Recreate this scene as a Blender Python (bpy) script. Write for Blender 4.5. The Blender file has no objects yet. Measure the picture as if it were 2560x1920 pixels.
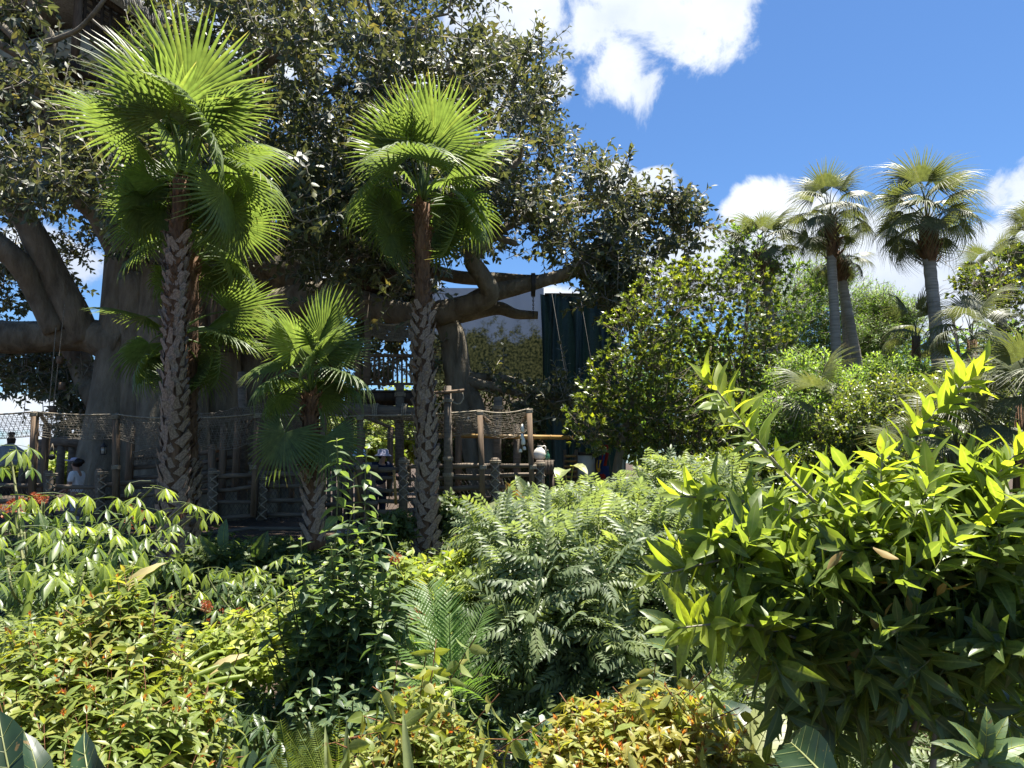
import bpy, math, random
import numpy as np
from mathutils import Matrix, Vector

# ------------------------------------------------------------------ camera, sky, sun, exposure
rng = np.random.default_rng(11)
random.seed(5)
sc = bpy.context.scene
col = sc.collection
PITCH, F, CAMZ = math.radians(6.0), 1862.0, 1.6
R_ = math.radians

cam = bpy.data.cameras.new('camera')
cam.sensor_fit = 'HORIZONTAL'
cam.angle = 2 * math.atan(1280 / F)
cam.clip_start, cam.clip_end = 0.05, 3000
camo = bpy.data.objects.new('camera', cam)
camo.location = (0, 0, CAMZ)
camo.rotation_euler = (R_(90) + PITCH, 0, 0)
col.objects.link(camo)
sc.camera = camo

SUN_EL, SUN_AZ = 77.0, 50.0          # azimuth measured from +Y (the view) towards +X
sun = bpy.data.lights.new('sun', 'SUN')
sun.energy, sun.angle, sun.color = 4.6, R_(0.53), (1.0, 0.95, 0.86)
suno = bpy.data.objects.new('sun', sun)
sd = Vector((math.sin(R_(SUN_AZ)) * math.cos(R_(SUN_EL)), math.cos(R_(SUN_AZ)) * math.cos(R_(SUN_EL)), math.sin(R_(SUN_EL))))
suno.rotation_euler = sd.to_track_quat('Z', 'Y').to_euler()
suno.location = (10, 10, 40)
col.objects.link(suno)

vs = sc.view_settings
vs.view_transform, vs.look, vs.gamma, vs.use_curve_mapping, vs.exposure = 'Standard', 'None', 1.0, False, 1.95

sc.cycles.max_bounces, sc.cycles.diffuse_bounces, sc.cycles.transmission_bounces = 14, 9, 12

def at(px, py, Y):
    """point at distance Y along the view axis that the photograph shows at pixel (px, py) of 2560 x 1920"""
    u, v = (px - 1280) / F, (960 - py) / F
    fy = math.cos(PITCH) - v * math.sin(PITCH)
    fz = math.sin(PITCH) + v * math.cos(PITCH)
    t = Y / fy
    return np.array([u * t, Y, CAMZ + fz * t])

def m(px, Y):
    return px * Y / F

world = bpy.data.worlds.new('World')
sc.world = world
world.use_nodes = True
nt = world.node_tree
N, Lk = nt.nodes, nt.links
N.clear()

def mth(op, a, b=None, c=None, clamp=False):
    n = N.new('ShaderNodeMath'); n.operation = op; n.use_clamp = clamp
    for i, s in enumerate((a, b, c)):
        if s is None: continue
        if isinstance(s, (int, float)): n.inputs[i].default_value = s
        else: Lk.new(s, n.inputs[i])
    return n.outputs[0]

def mixc(f, a, b, mode='MIX'):
    n = N.new('ShaderNodeMix'); n.data_type = 'RGBA'; n.blend_type = mode
    for i, s in ((0, f), (6, a), (7, b)):
        if isinstance(s, (int, float)): n.inputs[i].default_value = s
        elif isinstance(s, tuple): n.inputs[i].default_value = (*s, 1)
        else: Lk.new(s, n.inputs[i])
    return n.outputs[2]

sky = N.new('ShaderNodeTexSky')
sky.sky_type = 'NISHITA'; sky.sun_disc = False
sky.sun_elevation = R_(SUN_EL); sky.sun_rotation = R_(SUN_AZ)
sky.air_density, sky.dust_density, sky.ozone_density = 1.0, 0.25, 3.5
tc = N.new('ShaderNodeTexCoord')
sep = N.new('ShaderNodeSeparateXYZ'); Lk.new(tc.outputs['Generated'], sep.inputs[0])
az = mth('ARCTAN2', sep.outputs[0], sep.outputs[1])
el = mth('ARCSINE', sep.outputs[2])

def angles(px, py):
    d = at(px, py, 1.0) - np.array([0, 0, CAMZ])
    d /= np.linalg.norm(d)
    return math.atan2(d[0], d[1]), math.asin(d[2])

CLOUDS = [(1340, 20, 230, 110), (1480, 50, 250, 150), (1640, 30, 220, 140), (1540, 150, 150, 120), (1780, 0, 120, 100), (1230, 60, 170, 150), (1180, 190, 170, 130), (1400, 200, 70, 60), (1400, -150, 500, 160),
          (1905, 510, 110, 80), (1990, 580, 170, 120), (2110, 650, 250, 150), (2240, 700, 220, 130), (1740, 670, 160, 100),
          (2390, 660, 100, 80), (2510, 620, 120, 80), (2340, 730, 150, 90), (1540, 440, 75, 50), (1625, 455, 70, 40),
          (70, 1035, 100, 48), (170, 1105, 130, 40), (300, 160, 330, 190), (700, 130, 130, 90), (60, 260, 120, 120),
          (100, 640, 140, 60), (900, 700, 200, 90), (1300, 760, 200, 60), (2420, 800, 300, 60), (2900, 500, 300, 160), (-500, 300, 300, 200)]
noise = N.new('ShaderNodeTexNoise'); noise.noise_dimensions = '3D'
noise.inputs['Scale'].default_value = 9.0; noise.inputs['Detail'].default_value = 9.0
noise.inputs['Roughness'].default_value = 0.62; noise.inputs['Distortion'].default_value = 0.35
Lk.new(tc.outputs['Generated'], noise.inputs['Vector'])
nz = mth('SUBTRACT', noise.outputs[0], 0.5)
far = N.new('ShaderNodeTexNoise'); far.inputs['Scale'].default_value = 2.6; far.inputs['Detail'].default_value = 3.0
Lk.new(tc.outputs['Generated'], far.inputs['Vector'])
# loose clouds all round the sky, thinner in the open patch of blue
cov = mth('SUBTRACT', mth('MULTIPLY', far.outputs[0], 2.2), 1.75)
for (px, py, rx, ry) in CLOUDS:
    a, e = angles(px, py)
    qa = mth('POWER', mth('ABSOLUTE', mth('DIVIDE', mth('SUBTRACT', az, a), rx / F)), 2.0)
    qe = mth('POWER', mth('ABSOLUTE', mth('DIVIDE', mth('SUBTRACT', el, e), ry / F)), 2.0)
    cov = mth('MAXIMUM', cov, mth('MULTIPLY', mth('SUBTRACT', 1.0, mth('SQRT', mth('ADD', qa, qe))), 0.8 if py < 400 else 1.4))
dens = mth('ADD', cov, mth('MULTIPLY', nz, 2.6))
mr = N.new('ShaderNodeMapRange'); mr.interpolation_type = 'SMOOTHSTEP'
mr.inputs['From Min'].default_value = 0.0; mr.inputs['From Max'].default_value = 0.42
Lk.new(dens, mr.inputs['Value'])
n2 = N.new('ShaderNodeTexNoise'); n2.inputs['Scale'].default_value = 7.0; n2.inputs['Detail'].default_value = 6.0
mp = N.new('ShaderNodeMapping'); mp.inputs['Location'].default_value = (0.0, 0.0, 0.05)
Lk.new(tc.outputs['Generated'], mp.inputs['Vector']); Lk.new(mp.outputs[0], n2.inputs['Vector'])
shade = N.new('ShaderNodeMapRange'); shade.inputs['From Min'].default_value = 0.36; shade.inputs['From Max'].default_value = 0.62
Lk.new(n2.outputs[0], shade.inputs['Value'])
SKY_STRENGTH = 0.05
cloud = mixc(shade.outputs[0], (5.6, 5.9, 6.3), (3.9, 4.4, 5.3))
blue = mixc(1.0, sky.outputs[0], (0.52, 0.70, 0.88), 'MULTIPLY')
out = mixc(mr.outputs[0], blue, cloud)
bg = N.new('ShaderNodeBackground'); bg.inputs['Strength'].default_value = SKY_STRENGTH
Lk.new(out, bg.inputs['Color'])
wo = N.new('ShaderNodeOutputWorld'); Lk.new(bg.outputs[0], wo.inputs[0])

# ------------------------------------------------------------------ helpers: materials
def newmat(name):
    mt = bpy.data.materials.new(name); mt.use_nodes = True
    mt.node_tree.nodes.clear()
    return mt, mt.node_tree.nodes, mt.node_tree.links

def leaf_mat(name, stops, rough=0.36, trans=0.38, gain=(2.1, 1.9, 0.9), spec=0.5, under=0.75, lift=(1.30, 1.14, 1.35)):
    """stops: colour ramp over the leaf's own age (attribute tint)"""
    mt, n, l = newmat(name)
    a = n.new('ShaderNodeAttribute'); a.attribute_name = 'tint'
    r = n.new('ShaderNodeValToRGB')
    els = r.color_ramp.elements
    for i, (p, c) in enumerate(stops):
        e = els[i] if i < 2 else els.new(p)
        e.position = p; e.color = (*[v * k_ for v, k_ in zip(c, lift)], 1)
    l.new(a.outputs['Fac'], r.inputs[0])
    tcd = n.new('ShaderNodeTexCoord')
    nz_ = n.new('ShaderNodeTexNoise'); nz_.inputs['Scale'].default_value = 14.0; nz_.inputs['Detail'].default_value = 3
    l.new(tcd.outputs['Object'], nz_.inputs['Vector'])
    mrr = n.new('ShaderNodeMapRange'); mrr.inputs[1].default_value = .3; mrr.inputs[2].default_value = .7
    mrr.inputs[3].default_value = .72; mrr.inputs[4].default_value = 1.25
    l.new(nz_.outputs[0], mrr.inputs[0])
    mu = n.new('ShaderNodeMix'); mu.data_type = 'RGBA'; mu.blend_type = 'MULTIPLY'; mu.inputs[0].default_value = 1.0
    l.new(r.outputs[0], mu.inputs[6]); l.new(mrr.outputs[0], mu.inputs[7])
    ea = n.new('ShaderNodeAttribute'); ea.attribute_name = 'edge'
    er = n.new('ShaderNodeMapRange'); er.inputs[1].default_value = .05; er.inputs[2].default_value = .16; er.inputs[3].default_value = .5; er.inputs[4].default_value = 0.0
    l.new(ea.outputs['Fac'], er.inputs[0])
    rib = n.new('ShaderNodeMix'); rib.data_type = 'RGBA'; l.new(er.outputs[0], rib.inputs[0]); l.new(mu.outputs[2], rib.inputs[6]); rib.inputs[7].default_value = (.26, .30, .12, 1)
    sp_ = n.new('ShaderNodeTexNoise'); sp_.inputs['Scale'].default_value = 55.0; sp_.inputs['Detail'].default_value = 2; l.new(tcd.outputs['Object'], sp_.inputs['Vector'])
    sr = n.new('ShaderNodeMapRange'); sr.inputs[1].default_value = .68; sr.inputs[2].default_value = .74; sr.inputs[3].default_value = 0.0; sr.inputs[4].default_value = .75; l.new(sp_.outputs[0], sr.inputs[0])
    mu = n.new('ShaderNodeMix'); mu.data_type = 'RGBA'; l.new(sr.outputs[0], mu.inputs[0]); l.new(rib.outputs[2], mu.inputs[6]); mu.inputs[7].default_value = (.16, .10, .035, 1)
    g = n.new('ShaderNodeNewGeometry')
    pale = n.new('ShaderNodeMix'); pale.data_type = 'RGBA'
    l.new(g.outputs['Backfacing'], pale.inputs[0])
    l.new(mu.outputs[2], pale.inputs[6])
    pm = n.new('ShaderNodeMix'); pm.data_type = 'RGBA'; pm.inputs[0].default_value = 1 - under
    l.new(mu.outputs[2], pm.inputs[6]); pm.inputs[7].default_value = (.20, .26, .14, 1)
    l.new(pm.outputs[2], pale.inputs[7])
    b = n.new('ShaderNodeBsdfPrincipled')
    b.inputs['Roughness'].default_value = rough
    b.inputs['Specular IOR Level'].default_value = spec
    l.new(pale.outputs[2], b.inputs['Base Color'])
    t = n.new('ShaderNodeBsdfTranslucent')
    tg = n.new('ShaderNodeMix'); tg.data_type = 'RGBA'; tg.blend_type = 'MULTIPLY'; tg.inputs[0].default_value = 1.0
    l.new(mu.outputs[2], tg.inputs[6]); tg.inputs[7].default_value = (*gain, 1)
    l.new(tg.outputs[2], t.inputs['Color'])
    mx = n.new('ShaderNodeMixShader'); mx.inputs[0].default_value = trans
    l.new(b.outputs[0], mx.inputs[1]); l.new(t.outputs[0], mx.inputs[2])
    o = n.new('ShaderNodeOutputMaterial'); l.new(mx.outputs[0], o.inputs[0])
    return mt

def solid_mat(name, c0, c1, scale=6.0, rough=0.8, bump=0.4, stretch=(1, 1, 1), dist=0.02, spec=0.3, detail=6):
    mt, n, l = newmat(name)
    tcd = n.new('ShaderNodeTexCoord'); mp_ = n.new('ShaderNodeMapping'); mp_.inputs['Scale'].default_value = stretch
    l.new(tcd.outputs['Object'], mp_.inputs[0])
    nz_ = n.new('ShaderNodeTexNoise'); nz_.inputs['Scale'].default_value = scale; nz_.inputs['Detail'].default_value = detail
    nz_.inputs['Roughness'].default_value = .65
    l.new(mp_.outputs[0], nz_.inputs['Vector'])
    r = n.new('ShaderNodeValToRGB'); r.color_ramp.elements[0].position = .3; r.color_ramp.elements[1].position = .7
    r.color_ramp.elements[0].color = (*c0, 1); r.color_ramp.elements[1].color = (*c1, 1)
    l.new(nz_.outputs[0], r.inputs[0])
    b = n.new('ShaderNodeBsdfPrincipled'); b.inputs['Roughness'].default_value = rough
    b.inputs['Specular IOR Level'].default_value = spec
    l.new(r.outputs[0], b.inputs['Base Color'])
    if bump:
        bu = n.new('ShaderNodeBump'); bu.inputs['Strength'].default_value = bump; bu.inputs['Distance'].default_value = dist
        l.new(nz_.outputs[0], bu.inputs['Height']); l.new(bu.outputs[0], b.inputs['Normal'])
    o = n.new('ShaderNodeOutputMaterial'); l.new(b.outputs[0], o.inputs[0])
    return mt

# ------------------------------------------------------------------ helpers: geometry
def nrm(v):
    v = np.asarray(v, float)
    return v / np.maximum(np.linalg.norm(v, axis=-1, keepdims=True), 1e-9)

def frames(d, n):
    """rotation matrices with the leaf's axis along d and its face towards n"""
    y = nrm(d); x = nrm(np.cross(y, n)); z = np.cross(x, y)
    return np.stack([x, y, z], axis=-1)

class Tmpl:
    def __init__(self, V, faces, E=None):
        self.V = np.asarray(V, float); self.E = np.ones(len(self.V)) if E is None else np.asarray(E, float)
        self.loops = np.array([i for f in faces for i in f], dtype=np.int64)
        self.cnt = np.array([len(f) for f in faces], dtype=np.int64)
        self.faces = [tuple(int(i) for i in f) for f in faces]

def combine(items):
    V, Fs, E, o = [], [], [], 0
    for t, R, P, S in items:
        v = (t.V * S) @ np.asarray(R).T + np.asarray(P)
        V.append(v); E.append(t.E); Fs += [tuple(i + o for i in f) for f in t.faces]; o += len(v)
    return Tmpl(np.concatenate(V), Fs, np.concatenate(E))

class Geo:
    def __init__(self): self.V, self.L, self.C, self.T, self.E, self.n = [], [], [], [], [], 0
    def add(self, V, faces, tint=0.5):
        t = faces if isinstance(faces, Tmpl) else Tmpl(V, faces)
        self.V.append(np.asarray(V, float)); self.L.append(t.loops + self.n); self.C.append(t.cnt)
        self.T.append(np.broadcast_to(np.asarray(tint, float), (len(V),))); self.E.append(np.ones(len(V))); self.n += len(V)
    def inst(self, t, R, P, S, tint):
        k = len(P)
        if k == 0: return
        S = np.asarray(S, float)
        if S.ndim == 1: S = S[:, None].repeat(3, 1)
        V = np.einsum('nij,nkj->nki', R, t.V[None] * S[:, None, :]) + P[:, None, :]
        nv = len(t.V)
        self.V.append(V.reshape(-1, 3))
        self.L.append((t.loops[None] + (np.arange(k) * nv)[:, None]).reshape(-1) + self.n)
        self.C.append(np.tile(t.cnt, k)); self.T.append(np.repeat(np.broadcast_to(tint, (k,)), nv)); self.E.append(np.tile(t.E, k)); self.n += k * nv
    def tube(self, pts, rad, sides=6, tint=0.5, cap=True):
        pts = np.asarray(pts, float); k = len(pts)
        rad = np.broadcast_to(np.asarray(rad, float), (k,))
        tan = nrm(np.gradient(pts, axis=0))
        a = nrm(np.cross(tan[0], [0.31, 0.2, 0.93] if abs(tan[0][2]) < .9 else [1, 0.1, 0]))
        V = []
        ang = np.arange(sides) * 2 * math.pi / sides
        for i in range(k):
            a = nrm(a - tan[i] * np.dot(a, tan[i])); b = np.cross(tan[i], a)
            V.append(pts[i] + rad[i] * (np.cos(ang)[:, None] * a + np.sin(ang)[:, None] * b))
        V = np.concatenate(V)
        fs = [(i * sides + j, i * sides + (j + 1) % sides, (i + 1) * sides + (j + 1) % sides, (i + 1) * sides + j) for i in range(k - 1) for j in range(sides)]
        if cap: fs += [tuple(range(sides))[::-1], tuple((k - 1) * sides + j for j in range(sides))]
        self.add(V, fs, tint)
    def box(self, c, s, R=None, tint=0.5):
        V = np.array([[x, y, z] for x in (-.5, .5) for y in (-.5, .5) for z in (-.5, .5)]) * np.asarray(s)
        if R is not None: V = V @ np.asarray(R).T
        self.add(V + np.asarray(c), [(0, 1, 3, 2), (4, 6, 7, 5), (0, 4, 5, 1), (2, 3, 7, 6), (0, 2, 6, 4), (1, 5, 7, 3)], tint)
    def lathe(self, prof, c, sides=12, tint=.5):
        ang = np.arange(sides) * 2 * math.pi / sides
        V = np.concatenate([np.stack([r * np.cos(ang), r * np.sin(ang), np.full(sides, z)], 1) for r, z in prof]) + np.asarray(c)
        k = len(prof)
        fs = [(i * sides + j, i * sides + (j + 1) % sides, (i + 1) * sides + (j + 1) % sides, (i + 1) * sides + j) for i in range(k - 1) for j in range(sides)]
        fs += [tuple(range(sides))[::-1], tuple((k - 1) * sides + j for j in range(sides))]
        self.add(V, fs, tint)
    def mesh(self, name, mat, off=(0, 0, 0), smooth=False):
        me = bpy.data.meshes.new(name)
        V = np.concatenate(self.V) - np.asarray(off); L = np.concatenate(self.L); C = np.concatenate(self.C)
        me.vertices.add(len(V)); me.vertices.foreach_set('co', V.astype(np.float32).ravel())
        me.loops.add(len(L)); me.loops.foreach_set('vertex_index', L.astype(np.int32))
        me.polygons.add(len(C))
        st = np.concatenate([[0], np.cumsum(C)[:-1]]).astype(np.int32)
        me.polygons.foreach_set('loop_start', st)
        if smooth: me.polygons.foreach_set('use_smooth', np.ones(len(C), dtype=bool))
        at_ = me.attributes.new('tint', 'FLOAT', 'POINT'); at_.data.foreach_set('value', np.concatenate(self.T).astype(np.float32))
        ed_ = me.attributes.new('edge', 'FLOAT', 'POINT'); ed_.data.foreach_set('value', np.concatenate(self.E).astype(np.float32))
        me.update(calc_edges=True)
        me.materials.append(mat)
        return me
    def build(self, name, mat, root=None, smooth=False, kind=None):
        """ONE mesh object; relative to its thing's empty when root is given"""
        if self.n == 0: return None
        off = origin(root) if root else np.zeros(3)
        o = bpy.data.objects.new(name, self.mesh(name, mat, off, smooth))
        col.objects.link(o)
        if root: o.parent = root
        if kind: o['kind'] = kind
        return o

def origin(root):
    p = np.zeros(3)
    while root is not None:
        p += np.array(root.location); root = root.parent
    return p

def tag(o, label, cat, group=None, kind=None):
    o['label'] = label; o['category'] = cat
    if group: o['group'] = group
    if kind: o['kind'] = kind
    return o

def thing(name, label, cat, loc, group=None):
    o = bpy.data.objects.new(name, None); o.empty_display_size = .1
    o.location = [float(c) for c in loc]; col.objects.link(o)
    return tag(o, label, cat, group)

def put(name, me, root, R, P, S):
    """one part (an object of its own, mesh data shared) at a world place under its thing"""
    o = bpy.data.objects.new(name, me)
    S = np.broadcast_to(np.asarray(S, float), (3,))
    M = np.eye(4); M[:3, :3] = np.asarray(R) * S[None, :]; M[:3, 3] = np.asarray(P) - (origin(root) if root else 0)
    col.objects.link(o)
    if root: o.parent = root
    o.matrix_basis = Matrix(M.tolist())
    return o

def bez(p0, p1, p2, p3, k=8):
    t = np.linspace(0, 1, k)[:, None]
    p0, p1, p2, p3 = map(np.asarray, (p0, p1, p2, p3))
    return (1 - t) ** 3 * p0 + 3 * (1 - t) ** 2 * t * p1 + 3 * (1 - t) * t * t * p2 + t ** 3 * p3

def smooth_path(pts, per=4):
    """Catmull-Rom through the points (rows may carry a radius as 4th column)"""
    p = np.asarray(pts, float); p = np.vstack([2 * p[0] - p[1], p, 2 * p[-1] - p[-2]])
    out = []
    for i in range(1, len(p) - 2):
        for t in np.linspace(0, 1, per, endpoint=False):
            out.append(.5 * (2 * p[i] + (p[i + 1] - p[i - 1]) * t + (2 * p[i - 1] - 5 * p[i] + 4 * p[i + 1] - p[i + 2]) * t * t + (3 * p[i] - p[i - 1] - 3 * p[i + 1] + p[i + 2]) * t ** 3))
    out.append(p[-2])
    return np.array(out)

# leaf templates: axis +Y, face +Z, length 1
def leaf_t(prof, fold=.22, curl=.25, wave=0.0):
    V = [(0, 0, 0)]; E = [0.0]
    for i, (y, w) in enumerate(prof):
        E += [1.0, 0.0, 1.0]
        z = -curl * y * y
        wv = wave * (1 if i % 2 else -1)
        V += [(-w, y, z + fold * w + wv), (0, y, z), (w, y, z + fold * w - wv)]
    V.append((0, 1, -curl)); E.append(.3)
    k = len(prof); e = len(V) - 1
    fs = [(0, 2, 1), (0, 3, 2)]
    for i in range(k - 1):
        a = 1 + 3 * i
        fs += [(a, a + 1, a + 4, a + 3), (a + 1, a + 2, a + 5, a + 4)]
    a = 1 + 3 * (k - 1)
    fs += [(a, a + 1, e), (a + 1, a + 2, e)]
    return Tmpl(V, fs, E)

LANCE = [leaf_t([(.18, .085), (.42, .15), (.72, .10)], .35, c) for c in (.05, .22, .42)]
OVATE = [leaf_t([(.2, .21), (.5, .25), (.8, .12)], .25, c) for c in (.08, .3)]
FAR1 = [leaf_t([(.45, .26)], .25, c) for c in (.05, .25)]
FAR2 = [leaf_t([(.45, .16)], .25, c) for c in (.05, .25)]
THIN = [leaf_t([(.3, .09)], .2, c) for c in (.1, .3)]
HEART = [leaf_t([(.0, .2), (.15, .36), (.5, .27)], .2, .2)]
TWIG = Tmpl([(1, 0, 0), (-.5, 0, .87), (-.5, 0, -.87), (.45, 1, 0), (-.22, 1, .39), (-.22, 1, -.39)], [(0, 3, 4, 1), (1, 4, 5, 2), (2, 5, 3, 0), (3, 5, 4)])

def rotz(a): c, s = math.cos(a), math.sin(a); return np.array([[c, -s, 0], [s, c, 0], [0, 0, 1]])
def rotx(a): c, s = math.cos(a), math.sin(a); return np.array([[1, 0, 0], [0, c, -s], [0, s, c]])
def roty(a): c, s = math.cos(a), math.sin(a); return np.array([[c, 0, s], [0, 1, 0], [-s, 0, c]])

def leafy(tips, dirs, L, k, size, phyl='spiral', a0=70, a1=30, droop=.15, upw=.6, s0=.15, jit=.25, small_tip=.7):
    """leaves along shoots. returns d, n, P, S, s (place along the shoot 0..1), shoot index"""
    tips = np.asarray(tips, float); dirs = nrm(dirs); n = len(tips)
    L = np.broadcast_to(L, (n,))
    ref = np.where(np.abs(dirs[:, 2:3]) < .92, np.array([[0, 0, 1.]]), np.array([[1., 0, 0]]))
    a = nrm(np.cross(ref, dirs)); b = np.cross(dirs, a)
    j = np.arange(k)
    if phyl == 'opposite':
        node = j // 2; s = s0 + (1 - s0) * (node / max(1, node.max())); phi0 = node * math.pi / 2 + (j % 2) * math.pi
    elif phyl == 'whorl':
        node = j // 3; s = s0 + (1 - s0) * (node / max(1, node.max())); phi0 = node * 1.05 + (j % 3) * 2.094
    elif phyl == 'two':
        s = s0 + (1 - s0) * j / max(1, k - 1); phi0 = (j % 2) * math.pi
    elif phyl == 'rosette':
        s = .93 + .07 * j / max(1, k - 1); phi0 = j * 2.39996
    else:
        s = s0 + (1 - s0) * j / max(1, k - 1); phi0 = j * 2.39996
    phi = phi0[None] + rng.uniform(-jit, jit, (n, k)) + (0 if phyl == 'two' else rng.uniform(0, 6.28, (n, 1)))
    al = np.radians(a0 + (a1 - a0) * s)[None] + rng.normal(0, jit * .6, (n, k))
    rad = np.cos(phi)[..., None] * a[:, None] + np.sin(phi)[..., None] * b[:, None]
    d = np.cos(al)[..., None] * dirs[:, None] + np.sin(al)[..., None] * rad
    d[..., 2] -= droop * rng.uniform(.4, 1.6, (n, k))
    d = nrm(d)
    nn = np.sin(al)[..., None] * dirs[:, None] - np.cos(al)[..., None] * rad
    nn = nrm(nn + np.array([0, 0, upw]) + rng.normal(0, jit * .7, (n, k, 3)))
    P = tips[:, None] - dirs[:, None] * (L[:, None] * (1 - s[None]))[..., None]
    S = size * rng.uniform(.75, 1.15, (n, k)) * np.where(s > .85, small_tip, 1.0)[None]
    sid = np.repeat(np.arange(n), k)
    return d.reshape(-1, 3), nn.reshape(-1, 3), P.reshape(-1, 3), S.reshape(-1), np.tile(s, n), sid

def blobs_tips(blobs, n, up=.5, inner=.45, jit=.35):
    """shoot tips and directions in a cloud of ellipsoids (centre, radii)"""
    w = np.array([r[0] * r[2] for c, r in blobs]); w /= w.sum()
    idx = rng.choice(len(blobs), n, p=w)
    C = np.array([b[0] for b in blobs])[idx]; Rr = np.array([b[1] for b in blobs])[idx]
    u = nrm(rng.normal(size=(n, 3)))
    rr = inner + (1 - inner) * np.sqrt(rng.uniform(0, 1, n))
    P = C + u * Rr * rr[:, None]
    d = nrm(u / Rr * Rr.mean(1, keepdims=True) + np.array([0, 0, up]) + rng.normal(0, jit, (n, 3)))
    return P, d

def blob(px, py, rx, ry, Y, ry_depth=None):
    return (at(px, py, Y), np.array([m(rx, Y), ry_depth if ry_depth else m(rx, Y) * .8, m(ry, Y)]))

def project(P):
    d = P - np.array([0, 0, CAMZ])
    fwd = d[:, 1] * math.cos(PITCH) + d[:, 2] * math.sin(PITCH)
    upv = -d[:, 1] * math.sin(PITCH) + d[:, 2] * math.cos(PITCH)
    f = np.maximum(fwd, .01)
    return 1280 + F * d[:, 0] / f, 960 - F * upv / f, fwd

def foliage(root, tm, lf, tint, mat, nobj=0, oname='leaf', sname='foliage', q=5):
    """the nearest nobj leaves as parts of their own, the others joined as one stuff part"""
    d, n, P, S = lf[:4]
    R = frames(d, n); ti = rng.integers(0, len(tm), len(P))
    tint = np.clip(np.broadcast_to(tint, (len(P),)), 0, 1)
    own = np.zeros(len(P), bool)
    if nobj:
        px, py, dep = project(P)
        sc_ = S / np.maximum(dep, .2); sc_[(px < 0) | (px > 2560) | (py < 0) | (py > 1920) | (dep < .3)] = -1
        near = dep - np.quantile(dep, .5)
        pick = np.argsort(-(sc_ - 0.02 * np.maximum(near, 0) * np.abs(sc_)))[:min(nobj, int((sc_ > 0).sum()))]
        own[pick] = True
        cache = {}
        for i in pick:
            key = (int(ti[i]), int(min(q - 1, tint[i] * q)))
            if key not in cache:
                g = Geo(); g.inst(tm[key[0]], np.eye(3)[None], np.zeros((1, 3)), np.ones(1), (key[1] + .5) / q)
                cache[key] = g.mesh(oname, mat, smooth=True)
            put(oname, cache[key], root, R[i], P[i], S[i])
    g = Geo()
    for t in range(len(tm)):
        k = (ti == t) & ~own
        g.inst(tm[t], R[k], P[k], S[k], tint[k])
    if g.n: g.build(sname, mat, root, kind='stuff', smooth=True)

def twigs(root, tips, dirs, L, r, mat, name='twigs'):
    n = len(tips); L = np.broadcast_to(L, (n,)); dirs = nrm(dirs)
    g = Geo(); d = dirs; up = rng.normal(size=(n, 3))
    g.inst(TWIG, frames(d, up), tips - dirs * L[:, None], np.stack([np.full(n, r), L, np.full(n, r)], 1), .5)
    return g.build(name, mat, root, kind='stuff')

def grow(g, skel, targets, rmin=.012, k=5, wig=.12, fr=.65, grav=.0):
    """join every target to the nearest point of the skeleton by a bent, tapering branch"""
    pts = [np.asarray(p[:3], float) for p in skel]; rad = [p[3] for p in skel]
    tg = np.asarray(targets); base = np.array(pts)
    d0 = np.array([np.min(np.linalg.norm(base - t, axis=1)) for t in tg])
    for t in tg[np.argsort(d0)]:
        A = np.array(pts); dist = np.linalg.norm(A - t, axis=1)
        i = int(np.argmin(dist)); L = dist[i]
        if L < .05: continue
        a = A[i]; r0 = max(min(rad[i] * fr, rmin + .018 * L + .012), rmin)
        off = rng.normal(size=3) * L * wig; off2 = rng.normal(size=3) * L * wig
        c = bez(a, a + (t - a) * .33 + off + np.array([0, 0, grav * L]), a + (t - a) * .7 + off2 + np.array([0, 0, grav * L]), t, k)
        rr = np.linspace(r0, rmin, k)
        g.tube(c, rr, 5 if r0 > .03 else 4, cap=False)
        for q in range(1, k): pts.append(c[q]); rad.append(rr[q])
# ------------------------------------------------------------------ materials
M = {}
M['soil'] = solid_mat('soil', (.020, .014, .009), (.075, .050, .032), 9, .95, .8, dist=.05)
M['bark'] = solid_mat('banyan_bark', (.085, .070, .048), (.25, .215, .155), 3.6, .85, .9, (1, 1, .3), .14, detail=10)
M['twig'] = solid_mat('banyan_twig', (.15, .135, .11), (.36, .33, .28), 5, .8, .3)
M['wood'] = solid_mat('weathered_timber', (.075, .050, .032), (.21, .145, .092), 7, .85, .4, (3, 3, .35), .01)
M['log'] = solid_mat('grey_log', (.072, .057, .043), (.20, .16, .12), 6, .9, .5, (.4, 3, 3), .01)
M['rope'] = solid_mat('rope', (.16, .13, .09), (.38, .33, .25), 30, .9, .3)
M['net'] = solid_mat('netting', (.13, .115, .09), (.30, .27, .22), 20, .9, 0)
M['wire'] = solid_mat('wire_mesh', (.05, .045, .04), (.11, .10, .09), 20, .7, 0)
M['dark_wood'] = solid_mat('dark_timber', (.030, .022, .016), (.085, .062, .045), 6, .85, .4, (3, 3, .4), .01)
M['cream'] = solid_mat('cream_panel', (.46, .40, .26), (.60, .53, .37), 3, .9, .15)
M['thatch'] = solid_mat('thatch', (.20, .19, .16), (.46, .44, .38), 18, .95, .8, (1, 1, .15), .04)
M['metal'] = solid_mat('dark_iron', (.02, .02, .02), (.05, .045, .04), 20, .5, .1)
M['bamboo'] = solid_mat('bamboo_cane', (.22, .125, .035), (.34, .21, .065), 4, .5, .1)
M['white'] = solid_mat('white_glaze', (.60, .57, .50), (.74, .71, .64), 4, .4, .05)

M['stemgreen'] = solid_mat('green_stem', (.08, .10, .03), (.17, .17, .07), 12, .7, .3)
M['redstem'] = solid_mat('red_stem', (.10, .035, .018), (.20, .09, .04), 12, .7, .2)

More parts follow.
